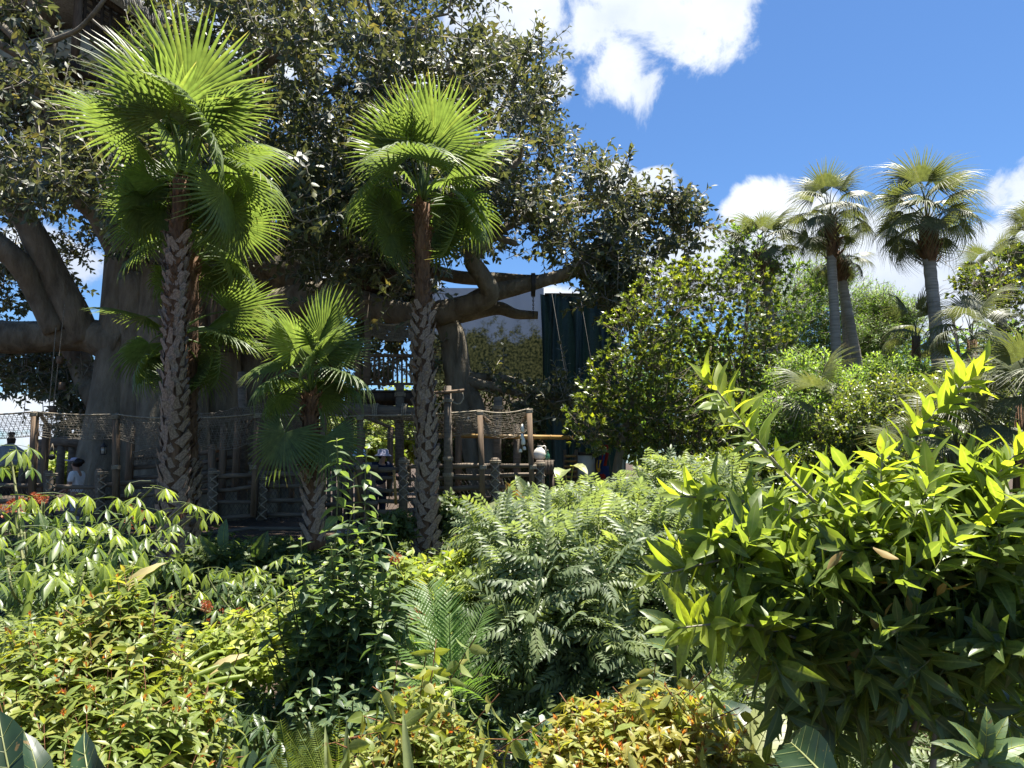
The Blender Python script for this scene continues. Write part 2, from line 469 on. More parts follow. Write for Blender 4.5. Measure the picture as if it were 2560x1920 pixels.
LM = {}
LM['banyan'] = leaf_mat('banyan_leaf', [(0, (.030, .046, .022)), (.6, (.060, .078, .030)), (1, (.13, .125, .035))], .50, .32, (1.9, 1.7, .8), .5, .7, (1.3, 1.18, 1.65))
LM['palm'] = leaf_mat('fan_palm_leaf', [(0, (.060, .095, .026)), (.6, (.095, .140, .034)), (.8, (.13, .17, .04)), (1, (.30, .25, .10))], .42, .45, (2.0, 2.0, .9), .35, .9, (1.15, 1.1, 1.5))
LM['palm_far'] = leaf_mat('far_palm_leaf', [(0, (.055, .078, .034)), (.7, (.085, .110, .045)), (1, (.18, .165, .09))], .50, .32, (1.9, 1.9, .8), .5, .85)
LM['glossy'] = leaf_mat('glossy_tree_leaf', [(0, (.026, .052, .014)), (.6, (.060, .100, .020)), (1, (.15, .20, .025))], .34, .40, (2.1, 2.0, .6), .5, .8, (1.5, 1.3, 1.4))
LM['feather'] = leaf_mat('feathery_leaf', [(0, (.045, .090, .022)), (.6, (.085, .150, .034)), (1, (.15, .21, .040))], .45, .48, (1.9, 1.95, .8), .35, .8, (1.35, 1.32, 1.4))
LM['paddle'] = leaf_mat('paddle_leaf', [(0, (.012, .028, .012)), (.6, (.030, .060, .022)), (1, (.09, .13, .05))], .38, .16, (1.9, 1.9, .6), .5, .95, (1, 1, 1))
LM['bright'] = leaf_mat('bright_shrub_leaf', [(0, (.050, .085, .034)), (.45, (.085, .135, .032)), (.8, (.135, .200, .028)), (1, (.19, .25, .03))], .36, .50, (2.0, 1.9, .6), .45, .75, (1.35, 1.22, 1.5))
LM['fire'] = leaf_mat('firebush_leaf', [(0, (.060, .105, .020)), (.45, (.13, .18, .032)), (.74, (.21, .23, .045)), (.84, (.29, .18, .035)), (1, (.30, .060, .022))], .42, .42, (1.9, 1.8, .7), .4, .8, (1.15, 1.08, 1.3))
LM['cassava'] = leaf_mat('cassava_leaf', [(0, (.030, .068, .026)), (.5, (.070, .120, .036)), (1, (.17, .24, .035))], .40, .42, (2.0, 2.0, .7), .45, .75)
LM['neem'] = leaf_mat('pinnate_leaf', [(0, (.065, .105, .048)), (.5, (.105, .155, .070)), (1, (.17, .235, .055))], .46, .42, (1.9, 1.9, .9), .35, .75)
LM['privet'] = leaf_mat('upright_shrub_leaf', [(0, (.042, .080, .038)), (.5, (.075, .125, .052)), (1, (.16, .22, .045))], .40, .40, (1.9, 2.0, .7), .4, .7)
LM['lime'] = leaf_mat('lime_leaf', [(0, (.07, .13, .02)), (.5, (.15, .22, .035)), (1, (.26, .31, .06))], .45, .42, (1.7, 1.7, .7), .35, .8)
LM['cover'] = leaf_mat('ground_cover_leaf', [(0, (.040, .070, .024)), (.6, (.075, .120, .034)), (1, (.14, .19, .04))], .45, .40, (1.9, 1.9, .7), .35, .8)
LM['big'] = leaf_mat('broad_leaf', [(0, (.035, .068, .026)), (.6, (.08, .14, .040)), (1, (.22, .26, .09))], .48, .32, (1.9, 1.9, .6), .5, .8)
LM['dry'] = leaf_mat('dry_leaf', [(0, (.30, .16, .03)), (1, (.42, .36, .16))], .6, .35, (1.5, 1.3, .8), .3, .9, (1, 1, 1))
LM['flower'] = leaf_mat('orange_flower', [(0, (.26, .045, .025)), (1, (.42, .13, .05))], .5, .35, (1.4, 1.1, .8), .3, .9, (1, 1, 1))

# ------------------------------------------------------------------ ground and stream
def ground_z(x, y):
    x = np.asarray(x, float); y = np.asarray(y, float)
    z = -.15 - .55 * np.exp(-((y - 6.6) / 2.3) ** 2) * np.exp(-((x - .2) / 3.2) ** 2) - .35 * np.exp(-((y - 6.0) / 2.6) ** 2)
    z = z + .25 * (1 / (1 + np.exp(-(y - 10.2) * 1.6))) * (1 / (1 + np.exp(-(28 - y) * .5)))
    z = z + .06 * np.sin(x * 1.3 + .7 * y) * np.cos(y * .9 - .4 * x) * np.exp(-((y - 6) / 30) ** 2)
    return z

def axis(lo, hi, fine, n_out):
    near = np.arange(lo, hi + .001, fine)
    outp = hi + np.geomspace(1, 1500, n_out); outn = lo - np.geomspace(1, 1500, n_out)
    return np.concatenate([outn[::-1], near, outp])
gx, gy = axis(-16, 16, .3, 26), axis(-2, 30, .3, 26)
X, Y = np.meshgrid(gx, gy)
Z = ground_z(X, Y)
g = Geo()
nx = len(gx)
ii, jj = np.meshgrid(np.arange(len(gy) - 1), np.arange(nx - 1), indexing='ij')
q0 = (ii * nx + jj).ravel()
t = Tmpl.__new__(Tmpl); t.loops = np.stack([q0, q0 + 1, q0 + nx + 1, q0 + nx], 1).ravel(); t.cnt = np.full(len(q0), 4)
g.add(np.stack([X.ravel(), Y.ravel(), Z.ravel()], 1), t)
o = g.build('ground', M['soil'], smooth=True); o['kind'] = 'structure'

mt, n, l = newmat('stream_water')
tcd = n.new('ShaderNodeTexCoord'); wv = n.new('ShaderNodeTexNoise'); wv.inputs['Scale'].default_value = 9; wv.inputs['Detail'].default_value = 4
mp_ = n.new('ShaderNodeMapping'); mp_.inputs['Scale'].default_value = (.6, 2.2, 1); l.new(tcd.outputs['Object'], mp_.inputs[0]); l.new(mp_.outputs[0], wv.inputs['Vector'])
b = n.new('ShaderNodeBsdfPrincipled'); b.inputs['Base Color'].default_value = (.012, .022, .014, 1); b.inputs['Roughness'].default_value = .06
b.inputs['IOR'].default_value = 1.33
bu = n.new('ShaderNodeBump'); bu.inputs['Strength'].default_value = .35; bu.inputs['Distance'].default_value = .03
l.new(wv.outputs[0], bu.inputs['Height']); l.new(bu.outputs[0], b.inputs['Normal'])
o_ = n.new('ShaderNodeOutputMaterial'); l.new(b.outputs[0], o_.inputs[0])
g = Geo()
g.add([(-2.2, 4.4, -.66), (2.6, 4.4, -.66), (2.6, 9.0, -.66), (-2.2, 9.0, -.66)], [(0, 1, 2, 3)])
o = g.build('stream_water', mt); o['kind'] = 'structure'

# ------------------------------------------------------------------ the great banyan
def inside(poly, x, y):
    p = np.asarray(poly, float); r = np.zeros(len(x), bool)
    for (x0, y0), (x1, y1) in zip(p, np.roll(p, -1, 0)):
        c = ((y0 > y) != (y1 > y)) & (x < (x1 - x0) * (y - y0) / (y1 - y0 + 1e-9) + x0)
        r ^= c
    return r

TY = 20.0
tree = thing('banyan_tree', 'huge dark spreading banyan tree with buttressed trunk behind the rope fence', 'tree', (*at(370, 1290, TY)[:2], 0.0))
def path(*pts):       # (px, py, Y, radius in px at that distance)
    return smooth_path([[*at(x, y, d), m(r, d)] for x, y, d, r in pts], 5)
g = Geo()
for pts in (
    [(240, 1330, 18.6, 78), (252, 1180, 18.8, 62), (285, 960, 19.2, 50), (305, 780, 19.5, 50), (330, 600, 19.8, 60), (330, 420, 20, 50)],
    [(322, 1330, 18.9, 46), (330, 1150, 19.0, 40), (345, 900, 19.3, 46), (350, 700, 19.6, 60)],
    [(385, 1330, 18.4, 52), (388, 1120, 18.7, 45), (392, 900, 19.1, 46), (400, 700, 19.6, 55), (430, 520, 20, 60)],
    [(485, 1330, 18.6, 42), (485, 1100, 18.9, 38), (480, 900, 19.2, 40), (470, 700, 19.6, 60), (520, 480, 20, 56)],
    [(560, 1330, 20, 60), (560, 1100, 20, 52), (545, 880, 20, 55), (530, 680, 20, 70)],
    [(640, 1330, 21, 70), (640, 1050, 21, 66), (640, 850, 21, 70), (620, 640, 20.6, 90), (600, 480, 20.5, 60)],
    [(740, 1330, 21.5, 60), (735, 1100, 21.4, 60), (720, 860, 21.2, 80), (690, 680, 21, 80)]):
    p = path(*pts); g.tube(p[:, :3], p[:, 3], 12)
g.build('trunk', M['bark'], tree, smooth=True)
skel = []
boughs = [
    [(310, 870, 19.4, 58), (235, 842, 19.3, 44), (180, 838, 19.2, 40), (100, 842, 19.0, 40), (0, 842, 18.7, 42), (-140, 820, 18.4, 42), (-300, 760, 18, 36)],
    [(260, 1010, 19.8, 40), (222, 960, 20.2, 32), (195, 890, 20.5, 32), (150, 800, 20.8, 34)],
    [(215, 850, 19.2, 36), (185, 785, 19.0, 38), (140, 700, 18.8, 36), (95, 610, 18.5, 34), (55, 540, 18.2, 28), (-40, 440, 17.8, 22)],
    [(140, 830, 18.9, 30), (90, 730, 18.6, 28), (40, 650, 18.2, 30), (-60, 570, 17.8, 26)],
    [(330, 640, 19.8, 55), (260, 540, 19.2, 40), (190, 490, 18.6, 20), (120, 380, 17.8, 14), (60, 130, 16.6, 9)],
    [(640, 800, 20.6, 60), (800, 745, 19.6, 46), (940, 770, 18.8, 34), (1060, 790, 18.2, 29), (1150, 772, 17.8, 27), (1215, 738, 17.6, 25), (1290, 718, 17.4, 22), (1370, 698, 17.2, 17), (1430, 675, 17, 13), (1500, 630, 16.9, 8), (1560, 590, 16.8, 4)],
    [(1060, 800, 18.3, 26), (1150, 785, 18.5, 24), (1240, 770, 18.6, 18), (1290, 785, 18.6, 13), (1345, 788, 18.6, 10)],
    [(1100, 780, 18.1, 30), (1180, 760, 17.6, 28), (1225, 735, 17.3, 26), (1205, 690, 17.0, 23), (1180, 650, 16.8, 22), (1195, 610, 16.6, 16), (1230, 590, 16.4, 11), (1290, 610, 16.2, 8)],
    [(960, 620, 20.6, 20), (1060, 668, 19.8, 18), (1140, 692, 19.2, 17), (1240, 698, 18.8, 18), (1330, 702, 18.6, 16), (1420, 690, 18.5, 12), (1500, 640, 18.3, 8)],
    [(1090, 770, 18.6, 28), (1128, 830, 18.3, 32), (1142, 920, 18.2, 34), (1160, 1030, 18.1, 28), (1180, 1120, 18.0, 26), (1205, 1240, 17.9, 26)],
    [(1150, 940, 18.3, 24), (1185, 1000, 18.0, 20), (1212, 1090, 17.8, 22), (1228, 1180, 17.6, 26), (1235, 1250, 17.6, 30)],
    [(1160, 950, 18.2, 18), (1190, 960, 18.0, 14), (1240, 968, 17.8, 11), (1300, 985, 17.6, 7), (1400, 1000, 17.4, 4)],
    [(1160, 940, 18.2, 14), (1210, 945, 18.4, 12), (1255, 945, 18.5, 9), (1330, 960, 18.6, 5)],
    [(600, 560, 20.4, 70), (640, 430, 19.8, 40), (645, 300, 19, 26), (640, 180, 18.2, 18), (690, 90, 17.5, 12), (735, 5, 17, 8), (760, -120, 16.5, 6)],
    [(643, 260, 18.8, 18), (625, 180, 18.4, 12), (640, 90, 18, 8), (628, 0, 17.6, 6)],
    [(645, 175, 18.2, 14), (700, 140, 18, 10), (745, 125, 17.8, 8), (840, 100, 17.2, 5)],
    [(520, 560, 20.2, 60), (560, 420, 20.5, 40), (480, 250, 21, 28), (420, 100, 21.5, 18), (400, -100, 22, 10)],
    [(660, 700, 20.5, 70), (760, 560, 21, 44), (860, 420, 21.4, 32), (950, 280, 21.5, 20), (1010, 160, 21.4, 12), (1080, 40, 21, 7)],
    [(840, 620, 19.4, 40), (940, 585, 18.8, 34), (1000, 575, 18.2, 28), (1080, 560, 17.6, 18), (1180, 500, 17, 12), (1300, 400, 16.4, 8)],
    [(950, 590, 18.7, 24), (1060, 540, 19.2, 18), (1180, 420, 19.8, 12), (1240, 300, 20, 8), (1290, 200, 20, 5)],
    [(1180, 650, 16.9, 14), (1260, 570, 17.4, 12), (1400, 520, 17.8, 9), (1540, 500, 18, 6), (1650, 480, 18, 4)],
    [(95, 240, 16.8, 11), (108, 180, 16.6, 12), (130, 100, 16.6, 11), (85, 30, 16.5, 9), (60, -60, 16.4, 10)],
    [(108, 185, 16.7, 14), (60, 120, 16.9, 12), (0, 60, 17.2, 10), (-80, 0, 17.4, 9)],
    [(125, 205, 16.7, 13), (105, 120, 16.5, 10), (150, 95, 16.4, 7), (200, 70, 16.2, 6), (260, 0, 16, 5), (290, -60, 16, 4)],
    [(220, 460, 18.2, 14), (130, 190, 17, 13), (118, 180, 16.8, 12)],
    [(190, 480, 18.5, 18), (90, 190, 17.4, 14), (0, 110, 17, 10), (-60, 60, 16.8, 8)],
    [(960, 200, 19, 8), (930, 80, 18, 6), (940, 55, 17.8, 6), (990, 0, 17.5, 4)],
    [(940, 75, 18, 7), (925, 20, 18, 6), (910, -40, 18, 4)],
    [(940, 90, 17.9, 6), (1010, 50, 17.5, 5), (1050, 48, 17.3, 4), (1120, 35, 17, 3)],
    [(1050, 48, 17.3, 4), (1062, 75, 17.2, 3), (1090, 90, 17.1, 2.5)],
]
for pts in boughs:
    p = path(*pts)
    gb = Geo(); gb.tube(p[:, :3], p[:, 3], 10)
    gb.build('bough', M['bark'], tree, smooth=True)
    skel += [r for r in p]
# clusters of leafy twigs fill the crown
CROWN = [(-150, -150), (1200, -150), (1185, 40), (1090, 55), (1085, 120), (1150, 95), (1230, 70), (1300, 110), (1395, 150), (1385, 270), (1330, 320), (1420, 330), (1470, 430), (1540, 440), (1600, 480), (1690, 445), (1755, 545), (1730, 620), (1640, 650), (1560, 740), (1480, 800), (1380, 640), (1290, 600), (1240, 640), (1100, 700), (1060, 760), (960, 720), (900, 700), (620, 720), (560, 640), (300, 690), (240, 560), (160, 560), (100, 500), (0, 500), (-150, 560)]
HOLES = [((185, 600), 62, 90), (( 25, 120), 30, 60), ((550, 40), 22, 14), ((555, 108), 16, 16), ((1050, 200), 26, 22), ((1090, 660), 30, 18), ((1150, 620), 26, 20), ((1440, 590), 46, 22), ((760, 15), 16, 14), ((20, 430), 16, 16), ((960, 20), 60, 30), ((1145, 640), 60, 60)]
cx, cd = [], []
while len(cx) < 640:
    x, y = rng.uniform(-150, 1760), rng.uniform(-150, 820)
    if not inside(CROWN, np.array([x]), np.array([y]))[0]: continue
    if any(((x - h[0][0]) / h[1]) ** 2 + ((y - h[0][1]) / h[2]) ** 2 < 1 for h in HOLES): continue
    edge = min(1, max(.12, (1720 - x) / 700))
    d = TY - 2 + rng.uniform(-5.2, 6.0) * edge
    if 165 < x < 430 and y < 225 and d < 19.5 and rng.uniform() < .9: continue
    if x < 165 and y < 420 and d < 17.2 and rng.uniform() < .75: continue   # the hut shows here
    if 200 < x < 700 and y > 520 and d < 18.6: continue
    cx.append(at(x, y, d))
for (x0, x1, y0, y1, k, d0, d1) in ((-20, 80, 850, 965, 16, 20.5, 23), (60, 200, 870, 960, 10, 20.5, 23), (140, 205, 960, 1085, 12, 19.6, 21), (1170, 1480, 940, 1030, 8, 16.8, 18.6), (870, 1060, 640, 850, 16, 19.5, 24), (870, 1060, 820, 960, 14, 20.5, 25), (420, 1120, 380, 700, 70, 22, 27), (-60, 500, 250, 540, 40, 22, 27), (20, 240, 520, 720, 8, 21, 24), (560, 1280, 230, 500, 30, 13.6, 15.4), (1440, 1600, 590, 760, 12, 16.8, 18.6), (-60, 100, 640, 760, 9, 20, 22), (1080, 1160, 890, 960, 2, 18.2, 19), (1480, 1640, 690, 780, 5, 16.8, 17.6)):  # includes front clusters added to the crown to shade the rope fence
    for _ in range(k): cx.append(at(rng.uniform(x0, x1), rng.uniform(y0, y1), rng.uniform(d0, d1)))
cx = np.array(cx)
g = Geo(); grow(g, skel, cx, .020, 5, .13)
g.build('branches', M['twig'], tree, smooth=True, kind='stuff')
K = 11
tips = np.repeat(cx, K, 0); dirs = nrm(rng.normal(size=(len(tips), 3)) + np.array([0, -.1, .35]))
L = rng.uniform(.45, .95, len(tips)); tips = tips + dirs * L[:, None] + rng.normal(0, .16, (len(tips), 3))
twigs(tree, tips, dirs, L, .014, M['twig'])
lf = leafy(tips, dirs, L, 11, .205, 'spiral', 72, 38, .2, .7, .12)
age = np.clip(.25 + .22 * rng.normal(size=len(lf[2])) + .4 * (rng.uniform(size=len(tips)) < .12)[lf[5]], 0, 1)
foliage(tree, FAR1 + OVATE[:1], lf, age, LM['banyan'], 300)
# one long drooping spray close to the hut, and twigs clear against the sky, belong to the same crown

# ------------------------------------------------------------------ treehouse hut high in the crown
A, B = at(182, 182, 17.6), at(560, 262, 22.5)
ux = nrm((B - A) * np.array([1, 1, 0])); uy = np.array([-ux[1], ux[0], 0.0]); uz = np.array([0, 0, 1.0])
RH = np.stack([ux, uy, uz], 1)
HL, HD = 6.2, 3.0
hut = thing('treehouse_hut', 'cream panelled hut with lattice windows and thatched roof high in the banyan', 'hut', A)
def hp(u, v, w): return A + ux * u + uy * v + uz * w
def hbox(name, c, s, mat, parent=hut, R=None):
    q = Geo(); q.box(hp(*c), s, RH if R is None else RH @ R); return q.build(name, mat, parent)
hbox('floor', (HL / 2, HD / 2, .06), (HL + .5, HD + .5, .16), M['dark_wood'])
hbox('sill', (HL / 2, -.05, .20), (HL + .2, .12, .10), M['wood'])
for i in range(2):
    u0 = .1 + i * 3.05
    wp = hbox('wall_panel', (u0 + 1.5, .02, .72), (2.95, .06, .94), M['cream'])
    for s in (-1, 1):
        hbox('brace', (u0 + 1.5, -.035 - .02 * (s > 0), .72), (3.0, .04, .07), M['wood'], R=roty(s * .30))
hbox('wall_panel', (.02, HD / 2, .72), (.06, HD - .1, .94), M['cream'])
hbox('rail', (HL / 2, -.03, 1.26), (HL + .1, .14, .12), M['dark_wood'])
hbox('rail', (HL / 2, -.03, 2.35), (HL + .1, .14, .12), M['dark_wood'])
for i in range(3): hbox('corner_post', (.0 + i * HL / 2, -.04, 1.3), (.14, .14, 2.5), M['wood'])
for i in range(24): hbox('lattice_slat', (.22 + i * .25, .0, 1.80), (.09, .02, 1.0), M['dark_wood'])
for i in range(5): hbox('lattice_slat', (HL / 2, .024, 1.42 + i * .19), (HL - .2, .02, .08), M['dark_wood'])
hbox('back_wall', (HL / 2, HD - .05, 1.3), (HL, .08, 2.3), M['dark_wood'])
q = Geo()
ov = .6
rv = [hp(-ov, -ov, 2.42), hp(HL + ov, -ov, 2.42), hp(HL + ov, HD + ov, 2.42), hp(-ov, HD + ov, 2.42), hp(1.0, HD / 2, 4.2), hp(HL - 1.0, HD / 2, 4.2),
      hp(-ov, -ov, 2.58), hp(HL + ov, -ov, 2.58), hp(HL + ov, HD + ov, 2.58), hp(-ov, HD + ov, 2.58)]
q.add(rv, [(3, 2, 1, 0), (0, 1, 7, 6), (1, 2, 8, 7), (2, 3, 9, 8), (3, 0, 6, 9), (6, 7, 5, 4), (7, 8, 5), (8, 9, 4, 5), (9, 6, 4)])
roof = q.build('roof', M['thatch'], hut)
q = Geo()
for i in range(900):
    s = i % 2
    u = rng.uniform(-ov, HL + ov) if s == 0 else -ov
    v = -ov if s == 0 else rng.uniform(-ov, HD + ov)
    p0 = hp(u, v, rng.uniform(2.45, 2.75)); p1 = p0 + (-uy if s == 0 else -ux) * rng.uniform(.02, .14) - uz * rng.uniform(.15, .45) + ux * rng.normal(0, .04)
    q.tube([p0, p1], [.014, .006], 3, cap=False)
q.build('thatch_fringe', M['thatch'], roof, kind='stuff')

# ------------------------------------------------------------------ platforms and balconies in the tree
def balcony(label, x0, x1, ytop, ybot, Y0, Y1, nb, depth=1.6, railmat='wood'):
    a, b = at(x0, ybot, Y0), at(x1, ybot, Y1); b[2] = b[2]
    h = m(ybot - ytop, (Y0 + Y1) / 2)
    t_ = thing('balcony', label, 'balcony', a)
    d = b - a; Ld = np.linalg.norm(d); dx = nrm(d); dy = nrm(np.cross([0, 0, 1], dx)); Rb = np.stack([dx, dy, np.cross(dx, dy)], 1)
    def bb(name, c, s, mat):
        q = Geo(); q.box(a + Rb @ np.array(c), s, Rb); return q.build(name, mat, t_)
    npl = 8
    for i in range(npl): bb('plank', (Ld / 2, .1 + i * depth / npl, -.03), (Ld, depth / npl - .02, .06), M['dark_wood'])
    for s in (.0, depth * .9): bb('joist', (Ld / 2, .06 + s, -.16), (Ld + .3, .14, .18), M['dark_wood'])
    bb('top_rail', (Ld / 2, 0, h), (Ld, .10, .07), M[railmat])
    bb('bottom_rail', (Ld / 2, 0, .14), (Ld, .06, .06), M[railmat])
    for i in range(nb): bb('baluster', ((i + .5) * Ld / nb, 0, h / 2 + .05), (.045, .045, h - .12), M[railmat])
    for i in (0, 1): bb('corner_post', (i * Ld, 0, h / 2), (.13, .13, h + .25), M[railmat])
    return t_
balcony('small brown balcony with thin balusters beside the banyan trunk', 535, 655, 752, 832, 17.6, 17.9, 9)
balcony('railed balcony platform right of the small fan palm', 895, 1045, 888, 975, 17.0, 17.3, 13)
balcony('dim upper landing behind the tall palm trunk, half hidden by leaves', 900, 1040, 600, 668, 18.5, 18.8, 8)
bm_ = thing('log_beam', 'thick horizontal log beam carrying the balcony behind the small palm', 'beam', at(880, 1040, 16.6))
q = Geo(); p = smooth_path([[*at(790, 1020, 16.6), .17], [*at(900, 1027, 16.6), .17], [*at(1040, 1036, 16.6), .16], [*at(1090, 1040, 16.6), .16]], 4)
q.tube(p[:, :3], p[:, 3], 12); q.build('log', M['log'], bm_, smooth=True)
for x in (868, 940, 1012):
    q = Geo(); c = at(x, 1030, 16.6)
    for k in range(3):
        a_ = np.linspace(0, 2 * math.pi, 11)
        q.tube(np.stack([np.full(11, c[0] + .04 * k - .04), c[1] + .19 * np.cos(a_), c[2] + .19 * np.sin(a_)], 1), .018, 5, cap=False)
    q.build('rope_lashing', M['rope'], bm_)
for lab, x, y0, y1, r, Y in (('round dark post under the balcony, nearest the small palm', 872, 960, 1180, 11, 16.9),
                             ('round dark post under the balcony beside the tall palm trunk', 1000, 960, 1200, 12, 16.9),
                             ('tall round pole in front of the dark banyan hollow', 605, 930, 1260, 12, 16.2),
                             ('slim pole rising above the balcony, left of the sagging rope bridge', 917, 730, 960, 9, 16.6),
                             ('thick round post with a stub branch near the small palm crown', 682, 1000, 1190, 10, 16.0),
                             ('capped round post with rope collar in front of the leafy screen', 1245, 993, 1250, 12, 15.4),
                             ('shorter round post by the hanging shells, right of the capped post', 1293, 1060, 1250, 10, 15.2)):
    t_ = thing('round_post', lab, 'post', at(x, y1, Y))
    q = Geo(); q.tube([at(x, y1, Y), at(x + rng.uniform(-3, 3), (y0 + y1) / 2, Y), at(x, y0, Y)], [m(r, Y), m(r * .95, Y), m(r * .9, Y)], 10); q.build('pole', M['log'], t_, smooth=False)
    q = Geo(); c = at(x, y0 + 30, Y)
    for k in range(3): 
        a_ = np.linspace(0, 2 * math.pi, 11); rr = m(r, Y) * 1.02 + .01
        q.tube(np.stack([c[0] + rr * np.cos(a_), c[1] + rr * np.sin(a_), np.full(11, c[2] + .03 * k)], 1), .015, 4, cap=False)
    q.build('rope_collar', M['rope'], t_)
# rope bridge sagging between two posts
def net_sheet(g, top, bot, n_long, n_cross, r, k=14):
    """top, bot: functions s -> point. Strings along and across, diagonal like fishing net"""
    s = np.linspace(0, 1, k)
    for i in range(n_long + 1):
        f = i / n_long
        g.tube(np.array([top(u) * (1 - f) + bot(u) * f + np.array([0, rng.normal(0, .006), rng.normal(0, .008)]) for u in s]), r * (1.8 if i in (0, n_long) else 1), 3, cap=False)
    for i in range(n_cross):
        u0 = (i + .5) / n_cross
        for sg in (-1, 1):
            u1 = min(1, max(0, u0 + sg * 1.2 / n_cross * 2))
            g.tube(np.array([top(u0), (top((u0 + u1) / 2) + bot((u0 + u1) / 2)) / 2, bot(u1)]), r, 3, cap=False)
def sag(a, b, d):
    a, b = np.asarray(a), np.asarray(b)
    return lambda u: a * (1 - u) + b * u - np.array([0, 0, 4 * d * u * (1 - u)])
rb = thing('rope_bridge', 'sagging net rope bridge slung above the railed balcony', 'bridge', at(920, 820, 16.8))
q = Geo(); net_sheet(q, sag(at(918, 800, 16.8), at(1045, 795, 17.2), .16), sag(at(918, 828, 16.8), at(1045, 830, 17.2), .22), 7, 40, .010); q.build('netting', M['net'], rb, kind='stuff')
q = Geo(); q.tube([sag(at(918, 798, 16.8), at(1045, 793, 17.2), .16)(u) for u in np.linspace(0, 1, 12)], .025, 5); q.build('rope', M['rope'], rb)
# ------------------------------------------------------------------ scrims behind the tree
def scrim_mat():
    mt, n, l = newmat('printed_scrim')
    tcd = n.new('ShaderNodeTexCoord'); sp = n.new('ShaderNodeSeparateXYZ'); l.new(tcd.outputs['Object'], sp.inputs[0])
    nz_ = n.new('ShaderNodeTexNoise'); nz_.inputs['Scale'].default_value = 1.7; nz_.inputs['Detail'].default_value = 12; nz_.inputs['Roughness'].default_value = .78
    l.new(tcd.outputs['Object'], nz_.inputs['Vector'])
    f = n.new('ShaderNodeMath'); f.operation = 'MULTIPLY_ADD'; l.new(nz_.outputs[0], f.inputs[0]); f.inputs[1].default_value = 4.4
    hh = n.new('ShaderNodeMath'); hh.operation = 'MULTIPLY_ADD'; l.new(sp.outputs[2], hh.inputs[0]); hh.inputs[1].default_value = -.9; hh.inputs[2].default_value = 2.2
    l.new(hh.outputs[0], f.inputs[2])
    st = n.new('ShaderNodeMapRange'); st.interpolation_type = 'SMOOTHSTEP'; st.inputs[1].default_value = .0; st.inputs[2].default_value = .55; l.new(f.outputs[0], st.inputs[0])
    n2_ = n.new('ShaderNodeTexNoise'); n2_.inputs['Scale'].default_value = 11; n2_.inputs['Detail'].default_value = 6; l.new(tcd.outputs['Object'], n2_.inputs['Vector'])
    r = n.new('ShaderNodeValToRGB'); r.color_ramp.elements[0].color = (.012, .018, .008, 1); r.color_ramp.elements[0].position = .38
    r.color_ramp.elements[1].color = (.125, .125, .05, 1); r.color_ramp.elements[1].position = .68; l.new(n2_.outputs[0], r.inputs[0])
    mx = n.new('ShaderNodeMix'); mx.data_type = 'RGBA'; l.new(st.outputs[0], mx.inputs[0]); mx.inputs[6].default_value = (.15, .19, .27, 1); l.new(r.outputs[0], mx.inputs[7])
    b = n.new('ShaderNodeBsdfPrincipled'); b.inputs['Roughness'].default_value = .75; l.new(mx.outputs[2], b.inputs['Base Color'])
    t_ = n.new('ShaderNodeBsdfTranslucent'); l.new(mx.outputs[2], t_.inputs['Color'])
    ms = n.new('ShaderNodeMixShader'); ms.inputs[0].default_value = .5; l.new(b.outputs[0], ms.inputs[1]); l.new(t_.outputs[0], ms.inputs[2])
    o = n.new('ShaderNodeOutputMaterial'); l.new(ms.outputs[0], o.inputs[0])
    return mt
M['scrim'] = scrim_mat()
def tarp_mat():
    mt = leaf_mat('green_tarpaulin', [(0, (.008, .022, .023)), (1, (.013, .034, .035))], .55, .12, (1.1, 1.2, 1.2), .35, 1.0, (1, 1, 1))
    return mt
M['tarp'] = tarp_mat()
LM['ivy'] = leaf_mat('ivy_leaf', [(0, (.018, .026, .010)), (.6, (.042, .052, .018)), (1, (.09, .085, .035))], .75, .2, (1.6, 1.6, .7), .15, .9, (1, 1, 1))

def cloth(name, x0, x1, yt, yb, Y0, Y1, nw, amp, mat, root, nx_=60, nz_=14, edge=0):
    q = Geo(); V = []
    for i in range(nx_ + 1):
        u = i / nx_
        for k in range(nz_ + 1):
            w = k / nz_
            Yd = Y0 + (Y1 - Y0) * u
            top = at(x0 + (x1 - x0) * u, yt, Yd); bot = at(x0 + (x1 - x0) * u, yb, Yd)
            p = top * (1 - w) + bot * w; p[0] = at(x0 + (x1 - x0) * u, 1156, Yd)[0]
            ph = u * nw * 6.283
            p[1] += amp * (math.sin(ph + .6 * math.sin(3 * w + u * 5)) + .5 * math.sin(2.3 * ph + 2 * w)) * (.35 + .65 * w)
            p[0] += amp * .4 * math.sin(ph * .7 + 4 * w)
            V.append(p)
    fs = [(i * (nz_ + 1) + k, (i + 1) * (nz_ + 1) + k, (i + 1) * (nz_ + 1) + k + 1, i * (nz_ + 1) + k + 1) for i in range(nx_) for k in range(nz_)]
    q.add(V, fs, .5)
    o = q.build(name, mat, root, smooth=True)
    return o
s_ = thing('backdrop_screen', 'grey blue scrim printed with trees hung behind the banyan prop trunk', 'screen', at(1220, 1156, 26))
cloth('fabric', 1070, 1362, 720, 1275, 26, 26, 4, .02, M['scrim'], s_)
s_ = thing('construction_tarp', 'dark green construction tarpaulin hanging in folds beside the printed scrim', 'tarpaulin', at(1430, 1156, 25.4))
cloth('fabric', 1352, 1560, 735, 1275, 25.3, 25.9, 4, .22, M['tarp'], s_, 110)
q = Geo(); q.tube([at(1362, 736, 25.4), at(1562, 736, 25.9)], .05, 6); q.build('scaffold_pole', M['metal'], s_)
for x in (1400, 1470):
    q = Geo(); q.tube([at(x - 20, 735, 25.0), at(x + 24, 1000, 24.9), at(x + 60, 1190, 24.8)], .006, 4); q.build('cord', M['wire'], s_)
